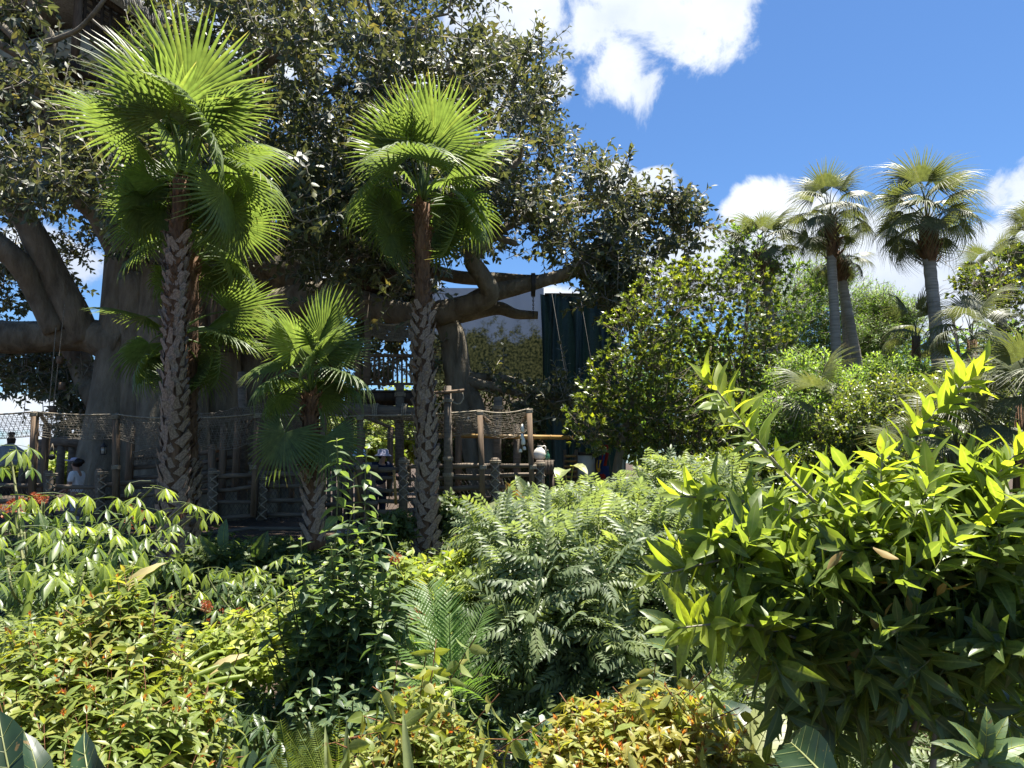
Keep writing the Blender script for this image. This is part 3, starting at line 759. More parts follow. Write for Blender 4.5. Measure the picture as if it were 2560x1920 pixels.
# leafy green screen wall below the print
hw = thing('ivy_wall', 'dim ivy covered wall under the printed scrim, behind the rope fence', 'hedge', at(1220, 1270, 25.3))
q = Geo(); a, b = at(1075, 1275, 25.5), at(1365, 985, 25.5)
q.box((a + b) / 2, (abs(b[0] - a[0]), .3, b[2] - a[2])); q.build('wall', M['dark_wood'], hw)
k = 7000
P = np.stack([rng.uniform(a[0], b[0], k), rng.uniform(25.05, 25.32, k), rng.uniform(a[2], b[2] + .5, k)], 1)
d = nrm(np.stack([rng.normal(0, .5, k), rng.normal(-.4, .3, k), rng.normal(-.7, .4, k)], 1))
foliage(hw, FAR1, (d, nrm(np.array([0, -1, .5]) + rng.normal(0, .4, (k, 3))), P, rng.uniform(.09, .17, k)), np.clip(rng.normal(.4, .25, k), 0, 1), LM['ivy'], 0, sname='ivy')

# ------------------------------------------------------------------ raised boardwalk with rope fence
FY = 13.5
def fx(px): return at(px, 1156, FY)[0]
def deck_z(x): return .0 + .30 * np.clip((x - fx(300)) / (fx(1150) - fx(300)), 0, 1)
bw = thing('boardwalk', 'raised plank boardwalk running behind the rope fence', 'walkway', (fx(640), FY + 1.6, -.1))
x = fx(-260)
cache = {}
q = Geo(); q.box((0, 0, 0), (.138, 3.0, .05)); pm = q.mesh('plank', M['wood'])
while x < fx(1480):
    put('plank', pm, bw, np.eye(3), (x, FY + 1.55 + rng.uniform(-.02, .02), deck_z(x) - .03 + rng.uniform(-.004, .004)), 1.0); x += .145
for i, (xa, xb) in enumerate(((-260, 300), (300, 700), (700, 1130), (1130, 1480))):
    for z, h in ((-.13, .15), (-.30, .16)):
        a, b = np.array([fx(xa) + .01, FY + .02 + (.02 if z < -.2 else 0), deck_z(fx(xa)) + z]), np.array([fx(xb) - .01, FY + .02 + (.02 if z < -.2 else 0), deck_z(fx(xb)) + z])
        d = nrm(b - a); R = np.stack([d, np.cross([0, 0, 1], d), nrm(np.cross(d, np.cross([0, 0, 1], d)))], 1)
        q = Geo(); q.box((a + b) / 2, (np.linalg.norm(b - a), .06, h - .02), R); q.build('fascia_board', M['wood'], bw)

fence = thing('rope_fence', 'rustic log rail fence with tall timber posts and fishing net canopy', 'fence', (fx(640), FY, 0))
posts = [(88, 78, 1031), (290, 290, 1037), (474, 476, 1045), (645, 634, 1035), (809, 806, 1030), (901, 899, 1040), (1200, 1208, 1028), (1323, 1333, 1023)]
tops = []
for xt, xb, yt in posts:
    q = Geo(); a, b = at(xb, 1290, FY - .12), at(xt, yt, FY - .12)
    d = nrm(b - a); R = np.stack([nrm(np.cross([0, 1, 0], d)), nrm(np.cross(d, np.cross([0, 1, 0], d))), d], 1)
    q.box((a + b) / 2, (.095, .095, np.linalg.norm(b - a)), R); po = q.build('post', M['wood'], fence)
    tops.append(b)
    for zz in (.06, .95):
        q = Geo(); c = b * (1 - zz) + at(xb, 1180, FY - .12) * zz if zz > .5 else b - np.array([0, 0, .07])
        for k in range(4):
            z = c[2] + .018 * k
            q.tube(np.array([[c[0] - .056, c[1] - .056, z], [c[0] + .056, c[1] - .056, z + .01], [c[0] + .056, c[1] + .056, z], [c[0] - .056, c[1] + .056, z + .01], [c[0] - .056, c[1] - .056, z + .018]]), .011, 4, cap=False)
        q.build('rope_lashing', M['rope'], po)
stubs = [(-60, 1180), (121, 1176), (250, 1172), (531, 1170), (655, 1185), (1008, 1143), (1238, 1144), (1350, 1150)]
for x, yt in stubs:
    q = Geo(); a, b = at(x, 1300, FY + .02), at(x, yt, FY + .02)
    q.tube([a, (a + b) / 2, b - np.array([0, 0, .03]), b], [.085, .08, .078, .055], 10); so = q.build('stub_post', M['log'], fence)
    q = Geo()
    for w in range(4):
        z0 = b[2] - .12 - .17 * w
        for sg in (-1, 1):
            q.tube([[a[0] - .09 * sg, a[1] - .03, z0], [a[0], a[1] - .1, z0 - .085], [a[0] + .09 * sg, a[1] - .03, z0 - .17]], .012, 4, cap=False)
    a_ = np.linspace(0, 2 * math.pi, 11)
    for k in range(2): q.tube(np.stack([a[0] + .095 * np.cos(a_), a[1] + .095 * np.sin(a_), np.full(11, b[2] - .06 - .03 * k)], 1), .013, 4, cap=False)
    q.build('rope_lashing', M['rope'], so)
# log rails, bay by bay
edges = [-260, -60, 121, 250, 531, 655, 820]
for a_, b_ in zip(edges[:-1], edges[1:]):
    for r in range(6):
        ya = np.interp(a_, [-260, 290, 640, 820], [1222, 1212, 1186, 1182]) + r * 34; yb = np.interp(b_, [-260, 290, 640, 820], [1222, 1212, 1186, 1182]) + r * 34
        ya += rng.normal(0, 3); yb += rng.normal(0, 3)
        q = Geo(); pa, pb = at(a_ - 6, ya, FY + .07 + .05 * (r % 2)), at(b_ + 6, yb, FY + .07 + .05 * (r % 2))
        rr = rng.uniform(.036, .048)
        q.tube([pa, pa * .66 + pb * .34 + rng.normal(0, .012, 3), pa * .3 + pb * .7 + rng.normal(0, .012, 3), pb], [rr, rr * rng.uniform(.9, 1.1), rr * .95, rr * .85], 8)
        q.build('rail', M['log'], fence, smooth=True)
edges = [940, 1008, 1120, 1238, 1350]
for a_, b_ in zip(edges[:-1], edges[1:]):
    for r in range(6):
        y0_ = np.interp(a_, [940, 1350], [1172, 1160]) + r * 27 + rng.normal(0, 2.5); y1_ = np.interp(b_, [940, 1350], [1172, 1160]) + r * 27 + rng.normal(0, 2.5)
        q = Geo(); pa, pb = at(a_ - 5, y0_, FY + .07 + .05 * (r % 2)), at(b_ + 8, y1_, FY + .07 + .05 * (r % 2))
        rr = rng.uniform(.036, .052)
        q.tube([pa, pa * .6 + pb * .4 + rng.normal(0, .012, 3), pb], [rr, rr * .95, rr * .85], 8)
        q.build('rail', M['log'], fence, smooth=True)
# picket gate bay between the two logs, with bamboo props
for i in range(9):
    x = 822 + i * 14
    q = Geo(); q.tube([at(x, 1300, FY + .1), at(x, 1170 + rng.uniform(-4, 4), FY + .1)], .038, 7); q.build('picket', M['log'], fence)
for y in (1172, 1262):
    q = Geo(); q.tube([at(812, y, FY + .02), at(945, y - 4, FY + .02)], .045, 8); q.build('rail', M['log'], fence)
for (x0, y0, x1, y1, r, mt_) in ((985, 1175, 990, 1262, .028, 'bamboo'), (986, 1182, 968, 1268, .012, 'log'), (880, 1185, 872, 1255, .015, 'log'), (886, 1180, 900, 1255, .022, 'bamboo')):
    q = Geo(); q.tube([at(x0, y0, FY - .2), at(x1, y1, FY - .25)], r, 6); q.build('prop_cane', M[mt_], fence)
# tall round mast with crossbar and hooks
q = Geo(); q.tube([at(1122, 1285, FY - .1), at(1120, 1130, FY - .1), at(1119, 965, FY - .1)], [.083, .076, .066], 12); mast = q.build('mast', M['log'], fence, smooth=True)
q = Geo(); q.tube([at(1082, 982, FY - .1), at(1120, 980, FY - .19), at(1160, 976, FY - .1)], .03, 7); q.build('crossbar', M['wood'], mast)
q = Geo()
for s in (-1, 1):
    q.tube(smooth_path([at(1120 + 36 * s, 982, FY - .15), at(1120 + 38 * s, 996, FY - .15), at(1120 + 27 * s, 1010, FY - .16), at(1120 + 8 * s, 1004, FY - .19)], 5), .013, 5)
q.build('hook', M['rope'], mast, smooth=True)
for y in (1005, 1150, 1190, 1235):
    q = Geo(); c = at(1120, y, FY - .1)
    a_ = np.linspace(0, 2 * math.pi, 13)
    for k in range(3): q.tube(np.stack([c[0] + .088 * np.cos(a_), c[1] + .088 * np.sin(a_), np.full(13, c[2] + .022 * k)], 1), .011, 4, cap=False)
    q.build('rope_collar', M['rope'], mast)
# chicken wire behind the rails
q = Geo()
for (xa, xb, ta, tb) in ((-200, 121, 1222, 1218), (121, 531, 1216, 1196), (531, 820, 1196, 1190), (940, 1350, 1180, 1168)):
    A_, B_ = at(xa, 1156, FY + .16), at(xb, 1156, FY + .16)
    z1a, z1b, z0 = at(xa, ta, FY + .16)[2], at(xb, tb, FY + .16)[2], at(xa, 1305, FY + .16)[2]
    st, H = .075, 1.0
    n_ = int((B_[0] - A_[0] + 1.2) / st)
    for i in range(n_):
        for sg in (-1, 1):
            xs = A_[0] - .6 + i * st
            p0, p1 = np.array([xs, FY + .16, z0]), np.array([xs + sg * .62, FY + .16, z0 + .95])
            for (pp) in ((p0, p1),):
                zt = np.interp(p1[0], [A_[0], B_[0]], [z1a, z1b]); f = min(1, (zt - z0) / .95)
                e = p0 + (p1 - p0) * f
                if min(p0[0], e[0]) < A_[0] or max(p0[0], e[0]) > B_[0]: continue
                q.tube([p0, e], .0035, 3, cap=False)
q.build('wire_mesh', M['wire'], fence, kind='stuff')
# fishing net canopy from post to post
allt = [at(-210, 1040, FY - .12)] + tops
for i, (a, b) in enumerate(zip(allt[:-1], allt[1:])):
    q = Geo(); L_ = b[0] - a[0]
    heavy = i in (4, 5, 6)
    d0 = [.03, .03, .04, .03, .05, .05, .03, .06, .05][i]
    back = .9 if heavy else .15
    lowa, lowb = a + np.array([0, back, -.42 if not heavy else -.30]), b + np.array([0, back, -.42 if not heavy else -.30])
    if i >= 7: lowa, lowb = a + np.array([0, .9, -.38]), b + np.array([0, .9, -.36])
    net_sheet(q, sag(a, b, d0), sag(lowa, lowb, [.03, .03, .12, .18, .16, .14, .14, .10, .14][i]), 13, int(L_ / .085), .0048, 10)
    q.build('net_canopy', M['net'], fence, kind='stuff')
    q = Geo(); f = sag(a, b, d0); q.tube([f(u) + np.array([0, -.01, .01]) for u in np.linspace(0, 1, 10)], .014, 5); q.build('rope', M['rope'], fence)
for (x0, y0, x1, y1) in ((905, 1040, 975, 1068), (1080, 1045, 1135, 1075), (1204, 1040, 1235, 1065), (100, 1034, 122, 1070), (640, 1040, 615, 1068), (1320, 1030, 1300, 1060)):
    q = Geo(); q.tube([at(x0, y0, FY), at(x1, y1, FY + 1.0)], .035, 6); q.build('strut', M['wood'], fence)
for x, yt, yb, Y in ((110, 1062, 1230, 14.3), (975, 1068, 1180, 14.4), (1145, 1075, 1170, 14.4), (1148, 1060, 1150, 15.4), (905, 1080, 1200, 14.9), (730, 1090, 1200, 15.0)):
    q = Geo(); q.box((at(x, yt, Y) + at(x, yb + 60, Y)) / 2, (.1, .1, m(yb + 60 - yt, Y))); q.build('back_post', M['wood'], fence)

# inner ramp rails climbing behind the first fence
ramp = thing('ramp_fence', 'dim inner log fence climbing past the banyan trunk behind the front rails', 'fence', at(600, 1250, 16.0))
for a_, b_, ya, yb in ((325, 530, 1145, 1130), (500, 620, 1135, 1112), (620, 760, 1112, 1085)):
    for r in range(5):
        q = Geo(); q.tube([at(a_, ya + r * 24 + rng.normal(0, 2), 16), at(b_, yb + r * 24 + rng.normal(0, 2), 16.3)], .05, 7); q.build('rail', M['log'], ramp, smooth=True)
for x, yt, yb, sq in ((322, 1050, 1260, 1), (460, 1060, 1250, 1), (530, 1110, 1260, 0), (555, 1060, 1250, 1), (590, 1020, 1230, 1), (668, 1008, 1230, 1), (758, 1060, 1240, 1), (850, 1060, 1200, 1), (870, 1080, 1200, 0)):
    q = Geo(); p0, p1 = at(x, yb, 15.9), at(x + (4 if sq else 0), yt, 15.9)
    if sq: q.box((p0 + p1) / 2, (.12, .12, p1[2] - p0[2]))
    else: q.tube([p0, p1], .085, 8)
    q.build('post', M['wood'], ramp)
for (a_, b_) in (((325, 1056), (460, 1050)), ((500, 1035), (590, 1018)), ((590, 1018), (668, 1005)), ((330, 1130), (420, 1105))):
    q = Geo(); net_sheet(q, sag(at(*a_, 15.8), at(*b_, 15.8), .04), sag(at(a_[0], a_[1] + 30, 15.9), at(b_[0], b_[1] + 26, 15.9), .06), 6, 14, .006); q.build('netting', M['net'], ramp, kind='stuff')
# broad hollow of the tree room behind: dark walls
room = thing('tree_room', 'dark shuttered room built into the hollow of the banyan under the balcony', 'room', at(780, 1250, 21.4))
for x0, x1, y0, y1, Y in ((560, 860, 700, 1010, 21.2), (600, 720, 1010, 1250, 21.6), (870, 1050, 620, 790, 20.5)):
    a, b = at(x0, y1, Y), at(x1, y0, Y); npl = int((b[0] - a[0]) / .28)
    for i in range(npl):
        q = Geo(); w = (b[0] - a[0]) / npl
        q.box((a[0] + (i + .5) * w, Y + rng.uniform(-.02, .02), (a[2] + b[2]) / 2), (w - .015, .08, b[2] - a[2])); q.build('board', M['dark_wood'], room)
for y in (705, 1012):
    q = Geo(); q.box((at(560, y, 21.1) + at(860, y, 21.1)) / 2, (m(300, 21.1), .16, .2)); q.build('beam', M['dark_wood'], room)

# ------------------------------------------------------------------ small things on and round the boardwalk
t_ = thing('bamboo_pole', 'yellow bamboo pole lying level across the posts right of the tall mast', 'pole', at(1300, 1090, 15.0))
q = Geo(); a, b = at(1060, 1088, 15.0), at(1432, 1094, 15.0)
q.tube([a, (a + b) / 2, b], .045, 8); cane = q.build('cane', M['bamboo'], t_, smooth=True)
q = Geo()
for u in np.linspace(.04, .97, 9): q.lathe([(.046, -.012), (.05, 0), (.046, .012)], (0, 0, 0), 8); q.V[-1] = q.V[-1] @ roty(math.pi / 2).T + (a * (1 - u) + b * u)
q.build('node_ring', M['bamboo'], cane)
t_ = thing('tall_jug', 'white glazed jug with slim neck standing on the grey box by the last post', 'jug', at(1349, 1150, 14.6))
c = at(1349, 1150, 14.6); s = m(1, 14.6)
q = Geo(); q.lathe([(0.8 * 9 * s, 0), (15 * s, 6 * s), (16 * s, 14 * s), (13 * s, 24 * s), (6 * s, 31 * s), (4.5 * s, 34 * s), (5.5 * s, 36 * s)], c, 16); q.build('body', M['white'], t_, smooth=True)
q = Geo(); q.tube(smooth_path([c + [5 * s, 0, 33 * s], c + [14 * s, 0, 34 * s], c + [15 * s, 0, 20 * s]], 4), .012, 5); q.build('handle', M['white'], t_)
mt, n, l = newmat('green_glass'); b_ = n.new('ShaderNodeBsdfPrincipled'); b_.inputs['Base Color'].default_value = (.10, .32, .20, 1); b_.inputs['Roughness'].default_value = .1
b_.inputs['Transmission Weight'].default_value = .6; o_ = n.new('ShaderNodeOutputMaterial'); l.new(b_.outputs[0], o_.inputs[0]); M['glass'] = mt
t_ = thing('green_bottle', 'small pale green glass bottle beside the white jug', 'bottle', at(1369, 1149, 14.5))
q = Geo(); q.lathe([(5 * s, 0), (5.5 * s, 2 * s), (5.5 * s, 12 * s), (2.2 * s, 16 * s), (2.2 * s, 21 * s), (2.8 * s, 22 * s)], at(1369, 1149, 14.5), 12); q.build('body', M['glass'], t_, smooth=True)
q = Geo(); q.lathe([(2 * s, 21.6 * s), (2 * s, 24 * s)], at(1369, 1149, 14.5), 8); q.build('cork', M['rope'], t_)
t_ = thing('grey_box', 'weathered grey wooden box on legs at the end of the fence', 'box', at(1366, 1240, 14.5))
a, b = at(1345, 1186, 14.2), at(1384, 1150, 14.2)
for i in range(5):
    w = (b[0] - a[0]) / 5
    q = Geo(); q.box((a[0] + (i + .5) * w, 14.2, (a[2] + b[2]) / 2), (w - .008, .03, b[2] - a[2])); q.build('board', M['log'], t_)
q = Geo(); q.box(((a[0] + b[0]) / 2, 14.5, b[2] - .02), (b[0] - a[0] + .03, .62, .035)); q.build('lid', M['log'], t_)
for xx in (a[0] + .02, b[0] - .02):
    q = Geo(); q.box((xx, 14.5, (a[2] + b[2]) / 2), (.03, .54, b[2] - a[2])); q.build('side', M['log'], t_)
    for yy in (14.24, 14.76):
        q = Geo(); q.box((xx, yy, (a[2] + at(1345, 1262, 14.2)[2]) / 2), (.06, .06, a[2] - at(1345, 1262, 14.2)[2])); q.build('leg', M['dark_wood'], t_)
t_ = thing('shell_chime', 'pale shells and bells strung on a cord beside the last tall post', 'wind chime', at(1304, 1065, 13.2))
q = Geo(); q.tube([at(1305, 1062, 13.3), at(1306, 1130, 13.3)], .008, 4); q.tube([at(1309, 1085, 13.3), at(1311, 1122, 13.3)], .006, 4); q.build('cord', M['rope'], t_)
for x, y, r, h in ((1306, 1080, 4, 18), (1305, 1098, 4, 13), (1308, 1112, 5, 16), (1301, 1131, 4, 8), (1311, 1125, 4, 8)):
    q = Geo(); q.lathe([(r * .5 * s, h * s), (r * .9 * s, h * .6 * s), (r * s, h * .15 * s), (r * .7 * s, 0)], at(x, y, 13.3), 9); q.build('shell' if h > 8 else 'bell', M['white'], t_, smooth=True)
# lanterns
mt, n, l = newmat('lamp_glass'); b_ = n.new('ShaderNodeBsdfPrincipled'); b_.inputs['Base Color'].default_value = (.42, .38, .30, 1); b_.inputs['Roughness'].default_value = .15
o_ = n.new('ShaderNodeOutputMaterial'); l.new(b_.outputs[0], o_.inputs[0]); M['lamp'] = mt
def lantern(lab, px, py, Y, k=1.0):
    t_ = thing('lantern', lab, 'lantern', at(px, py, Y), 'iron lanterns hung about the treehouse'); c = at(px, py, Y); s = m(k, Y)
    q = Geo(); q.lathe([(7 * s, -13 * s), (7.5 * s, -11 * s), (7 * s, -10 * s)], c, 10); q.build('base', M['metal'], t_)
    q = Geo(); q.lathe([(6 * s, -10 * s), (6 * s, 6 * s)], c, 10); q.build('glass', M['lamp'], t_, smooth=True)
    q = Geo(); q.lathe([(9 * s, 6 * s), (8 * s, 8 * s), (3 * s, 14 * s), (1.5 * s, 17 * s)], c, 10); q.build('cap', M['metal'], t_)
    q = Geo()
    for a_ in range(4): q.tube([c + [6.8 * s * math.cos(a_ * 1.571 + .8), 6.8 * s * math.sin(a_ * 1.571 + .8), -11 * s], c + [6.8 * s * math.cos(a_ * 1.571 + .8), 6.8 * s * math.sin(a_ * 1.571 + .8), 7 * s]], .8 * s, 4)
    q.build('cage', M['metal'], t_)
    q = Geo(); q.tube(smooth_path([c + [0, 0, 16 * s], c + [-1 * s, 0, 26 * s], c + [6 * s, 0, 34 * s], c + [14 * s, .1, 36 * s]], 5), 1.1 * s, 5); q.build('bracket', M['metal'], t_)
lantern('iron lantern hooked on the banyan trunk above the person in white', 259, 1124, 18.0)
lantern('iron lantern hanging under the crossbar right of the tall mast', 1170, 1045, 14.6, .8)
lantern('iron lantern fixed below the capped round post by the leafy screen', 1237, 1078, 14.9, .9)
t_ = thing('chain', 'dark hanging chain dangling from the big right bough', 'chain', at(1333, 765, 17))
q = Geo(); p0 = at(1333, 712, 17.15)
a_ = np.linspace(0, 2 * math.pi, 9)
for i in range(12):
    c = p0 - np.array([0, 0, .045 * i + .25]); ax = np.array([1, 0, 0]) if i % 2 else np.array([0, 1, 0])
    q.tube(c + .016 * np.cos(a_)[:, None] * ax + .034 * np.sin(a_)[:, None] * np.array([0, 0, 1]), .007, 4, cap=False)
for k in range(3): q.tube(np.stack([p0[0] + .03 * k - .03 + 0 * a_, p0[1] + .27 * np.cos(a_), p0[2] + .0 + .27 * np.sin(a_)], 1), .022, 5, cap=False)
q.build('links', M['metal'], t_)
t_ = thing('hanging_pot', 'small dark iron pot hanging from the pergola beam at the far side', 'pot', at(129, 1135, 17))
q = Geo(); q.lathe([(2 * s, -10 * s), (9 * s, -5 * s), (10 * s, 2 * s), (8 * s, 6 * s)], at(129, 1142, 17), 12); q.build('body', M['metal'], t_, smooth=True)
q = Geo(); c = at(129, 1142, 17); q.tube([c + [-8 * s, 0, 6 * s], c + [0, 0, 38 * s]], .01, 4); q.tube([c + [8 * s, 0, 6 * s], c + [0, 0, 38 * s]], .01, 4); q.build('cord', M['rope'], t_)

# ladder, white panel, striped flag and pineapple below the tree at the right
t_ = thing('ladder', 'short wooden rung ladder leaning beside the pale panel', 'ladder', at(1425, 1230, 17))
for x in (1412, 1440):
    q = Geo(); q.tube([at(x, 1245, 17), at(x, 1125, 17.3)], .04, 7); q.build('stile', M['wood'], t_)
for i in range(8):
    q = Geo(); y = 1140 + i * 13; q.tube([at(1411, y, 17.05), at(1441, y, 17.05)], .028, 6); q.build('rung', M['bamboo'], t_)
t_ = thing('pale_panel', 'plain off white standing panel in a dark frame under the glossy tree', 'panel', at(1463, 1225, 17.5))
a, b = at(1441, 1228, 17.5), at(1487, 1138, 17.5)
q = Geo(); q.box((a + b) / 2, (b[0] - a[0], .05, b[2] - a[2])); q.build('board', M['white'], t_)
for x in (a[0] - .04, b[0] + .04):
    q = Geo(); q.box((x, 17.48, (a[2] + b[2]) / 2), (.07, .09, b[2] - a[2] + .1)); q.build('frame', M['dark_wood'], t_)
for z in (a[2] - .04, b[2] + .04):
    q = Geo(); q.box(((a[0] + b[0]) / 2, 17.49, z), (b[0] - a[0], .08, .07)); q.build('frame', M['dark_wood'], t_)
flag = []
for nm, c0 in (('red', (.32, .03, .025)), ('blue', (.03, .05, .16)), ('yellow', (.55, .34, .04)), ('cream', (.5, .45, .35))):
    flag.append(solid_mat('cloth_' + nm, c0, tuple(v * 1.2 for v in c0), 8, .9, .1))
t_ = thing('striped_flags', 'red blue yellow and cream cloth pennants draped on a pole beside the pale panel', 'flags', at(1506, 1230, 16.8))
q = Geo(); q.tube([at(1512, 1245, 16.8), at(1505, 1085, 16.9)], .03, 7); q.build('pole', M['wood'], t_)
for i, (x, y0, y1, w) in enumerate(((1512, 1112, 1165, 9), (1503, 1125, 1185, 9), (1497, 1150, 1180, 6), (1496, 1095, 1138, 7), (1516, 1165, 1200, 8), (1508, 1185, 1210, 7))):
    q = Geo(); V = []
    for k in range(6):
        f = k / 5
        for e in (-1, 0, 1): V.append(at(x + e * w * (1 - .3 * f) + 2 * math.sin(f * 5 + i), y0 + (y1 - y0) * f, 16.75 + .05 * math.sin(3 * e + 4 * f) - .02 * i))
    q.add(V, [(3 * k + e, 3 * k + e + 1, 3 * k + e + 4, 3 * k + e + 3) for k in range(5) for e in (0, 1)])
    q.build('pennant', flag[(0, 1, 2, 3, 1, 0)[i]], t_, smooth=True)
t_ = thing('pineapple', 'small pineapple standing in front of the pale panel', 'pineapple', at(1456, 1212, 16.5))
s = m(1, 16.5); q = Geo(); c = at(1456, 1212, 16.5)
q.lathe([(4 * s, 0), (7.5 * s, 4 * s), (8 * s, 10 * s), (6 * s, 17 * s), (3 * s, 19 * s)], c, 10); q.build('body', M['bamboo'], t_)
q = Geo(); k = 16; dd = nrm(np.stack([rng.normal(0, .5, k), rng.normal(0, .5, k), np.ones(k)], 1))
q.inst(THIN[1], frames(dd, rng.normal(size=(k, 3))), np.repeat([c + [0, 0, 18 * s]], k, 0), rng.uniform(9, 14, k) * s, .5); q.build('leaves', LM['cover'], t_)

# far left pavilion and pergola beyond the fence
t_ = thing('pergola', 'dark log pergola frame beyond the fence at the far left', 'pergola', at(150, 1230, 19))
q = Geo(); q.tube([at(90, 1112, 19), at(160, 1104, 19), at(214, 1108, 18.8)], [.13, .14, .12], 9); q.build('beam', M['log'], t_, smooth=True)
q = Geo(); q.tube([at(100, 1120, 20.5), at(200, 1118, 20.5)], .1, 8); q.build('beam', M['log'], t_)
for x in (152, 180, 105, 58):
    q = Geo(); q.tube([at(x - 4, 1235, 19), at(x + 2, 1105 if x > 60 else 1140, 19)], .10, 8); q.build('post', M['log'], t_)
t_ = thing('pavilion', 'small pavilion roof with a finial seen over the fence at the left edge', 'pavilion', at(10, 1200, 22))
s = m(1, 22); ap, c0 = at(28, 1105, 22), at(0, 1180, 22)
q = Geo(); e0 = at(-90, 1165, 20.8); e1 = at(88, 1148, 20.8); e2 = at(98, 1150, 24); e3 = at(-100, 1150, 24)
dn = np.array([0, 0, .12])
q.add([e0, e1, e2, e3, ap, e0 - dn, e1 - dn, e2 - dn, e3 - dn], [(0, 1, 4), (1, 2, 4), (2, 3, 4), (3, 0, 4), (0, 5, 6, 1), (1, 6, 7, 2), (2, 7, 8, 3), (3, 8, 5, 0), (8, 7, 6, 5)]); q.build('roof', M['thatch'], t_)
q = Geo(); q.lathe([(.1, -.05), (.12, .08), (.07, .16), (.1, .26), (.05, .3)], ap, 9); q.build('finial', M['dark_wood'], t_)
for e in (e0, e1, e2, e3):
    q = Geo(); f = e * .85 + ap * .15; q.box((f[0], f[1], f[2] - .2 - 1.0), (.15, .15, 2.1)); q.build('post', M['dark_wood'], t_)
q = Geo(); p0 = at(0, 1215, 21.2); q.box(p0, (3.0, .1, .5)); q.build('counter', M['dark_wood'], t_)
for x0, y0, x1, y1 in ((128, 1000, 113, 1130), (150, 940, 122, 1120)):
    t_ = thing('rigging_rope', 'thin guy rope slanting up to the crown with wooden blocks' if x0 == 128 else 'second guy rope slanting steeply behind the blocks', 'rope', at(x1, y1, 18))
    q = Geo(); q.tube([at(x1, y1, 18), at(x0 + 12, y0 - 180, 18.2)], .012, 4); q.build('cord', M['rope'], t_)
    if x0 == 128:
        for (bx, by) in ((133, 1023), (155, 965), (150, 900)):
            q = Geo(); q.box(at(bx, by, 17.95), (.12, .1, .17)); q.build('block', M['wood'], t_)
# ------------------------------------------------------------------ fan palms
def fan(nseg, R, pet, span=4.9, droop=.25, bend=.5, cup=.15, fuse=.45, tipdroop=.35, seed=0, stalk=.016):
    """one fan frond: petiole along +Y from the origin, then a pleated blade"""
    rg = np.random.default_rng(seed)
    q = Geo()
    k = 7
    pp = np.array([[0, pet * t, .18 * pet * math.sin(t * 2.2) - .10 * pet * t * t] for t in np.linspace(0, 1, k)])
    q.tube(pp, np.linspace(stalk * 1.4, stalk * .6, k), 5, .62)
    hub = pp[-1]
    cb, sb = math.cos(-bend), math.sin(-bend)
    rs = np.array([.02, .2, fuse, .64, .82, 1.0])
    for i in range(nseg):
        a = (i + .5 - nseg / 2) / nseg * span
        da = span / nseg * .5
        Ls = R * (1 - .22 * (abs(a) / (span / 2)) ** 2) * rg.uniform(.93, 1.04)
        tw = rg.normal(0, .03); td = tipdroop * rg.uniform(.5, 1.5)
        V = []
        for r in rs:
            if r <= fuse: hw = r * Ls * math.tan(da)
            else: hw = fuse * Ls * math.tan(da) * (1 - ((r - fuse) / (1 - fuse)) ** 1.3) * .92
            aa = a + tw * max(0, r - fuse) * 2
            zz = -droop * Ls * r * r - td * Ls * max(0, r - fuse * 1.1) ** 2 * 1.8 - cup * Ls * r * abs(a) / 2.4
            c = np.array([math.sin(aa) * r * Ls, math.cos(aa) * r * Ls, zz])
            s_ = np.array([math.cos(aa), -math.sin(aa), 0]) * hw
            pl = min(hw * .75, .02)
            V += [c - s_ - [0, 0, pl], c + [0, 0, pl * .4], c + s_ - [0, 0, pl]]
        V = np.array(V)
        V = np.stack([V[:, 0], V[:, 1] * cb - V[:, 2] * sb, V[:, 1] * sb + V[:, 2] * cb], 1) + hub
        fs = [(3 * j + e, 3 * j + e + 1, 3 * j + e + 4, 3 * j + e + 3) for j in range(len(rs) - 1) for e in (0, 1)]
        tb = float(np.clip(rg.normal(.5, .12), 0, .75)); q.add(V, fs, np.repeat([tb, tb, tb, tb, tb + .04, min(1, tb + rg.uniform(.2, .5))], 3))
    return q

def boot_t():
    V = [(-.5, 0, .0), (.5, 0, .0), (.36, .55, .16), (-.36, .55, .16), (.30, 1.0, .34), (-.12, 1.1, .36), (0, .0, .16), (0, .5, .27), (-.28, .92, .33)]
    return Tmpl(V, [(0, 6, 7, 3), (6, 1, 2, 7), (3, 7, 5, 8), (7, 2, 4, 5), (0, 1, 2, 3), (3, 2, 4, 8)])
BOOT = boot_t()
M['boot'] = solid_mat('palm_boot', (.12, .082, .060), (.40, .31, .24), 7, .85, .6, (1, 1, .3), .02)
M['fibre'] = solid_mat('palm_fibre', (.060, .032, .018), (.20, .115, .065), 16, .95, 1.0, (1, 1, .25), .04)
M['ring'] = solid_mat('palm_ring_trunk', (.16, .14, .115), (.37, .335, .29), 5, .9, .6, (.4, .4, 6), .03)

def put_fronds(t_, hubs, variants, mat, n_label='frond'):
    for (p, d, nvec, s, v) in hubs:
        R = frames(np.array([d]), np.array([nvec]))[0]
        put(n_label, variants[v % len(variants)], t_, R, p, s)

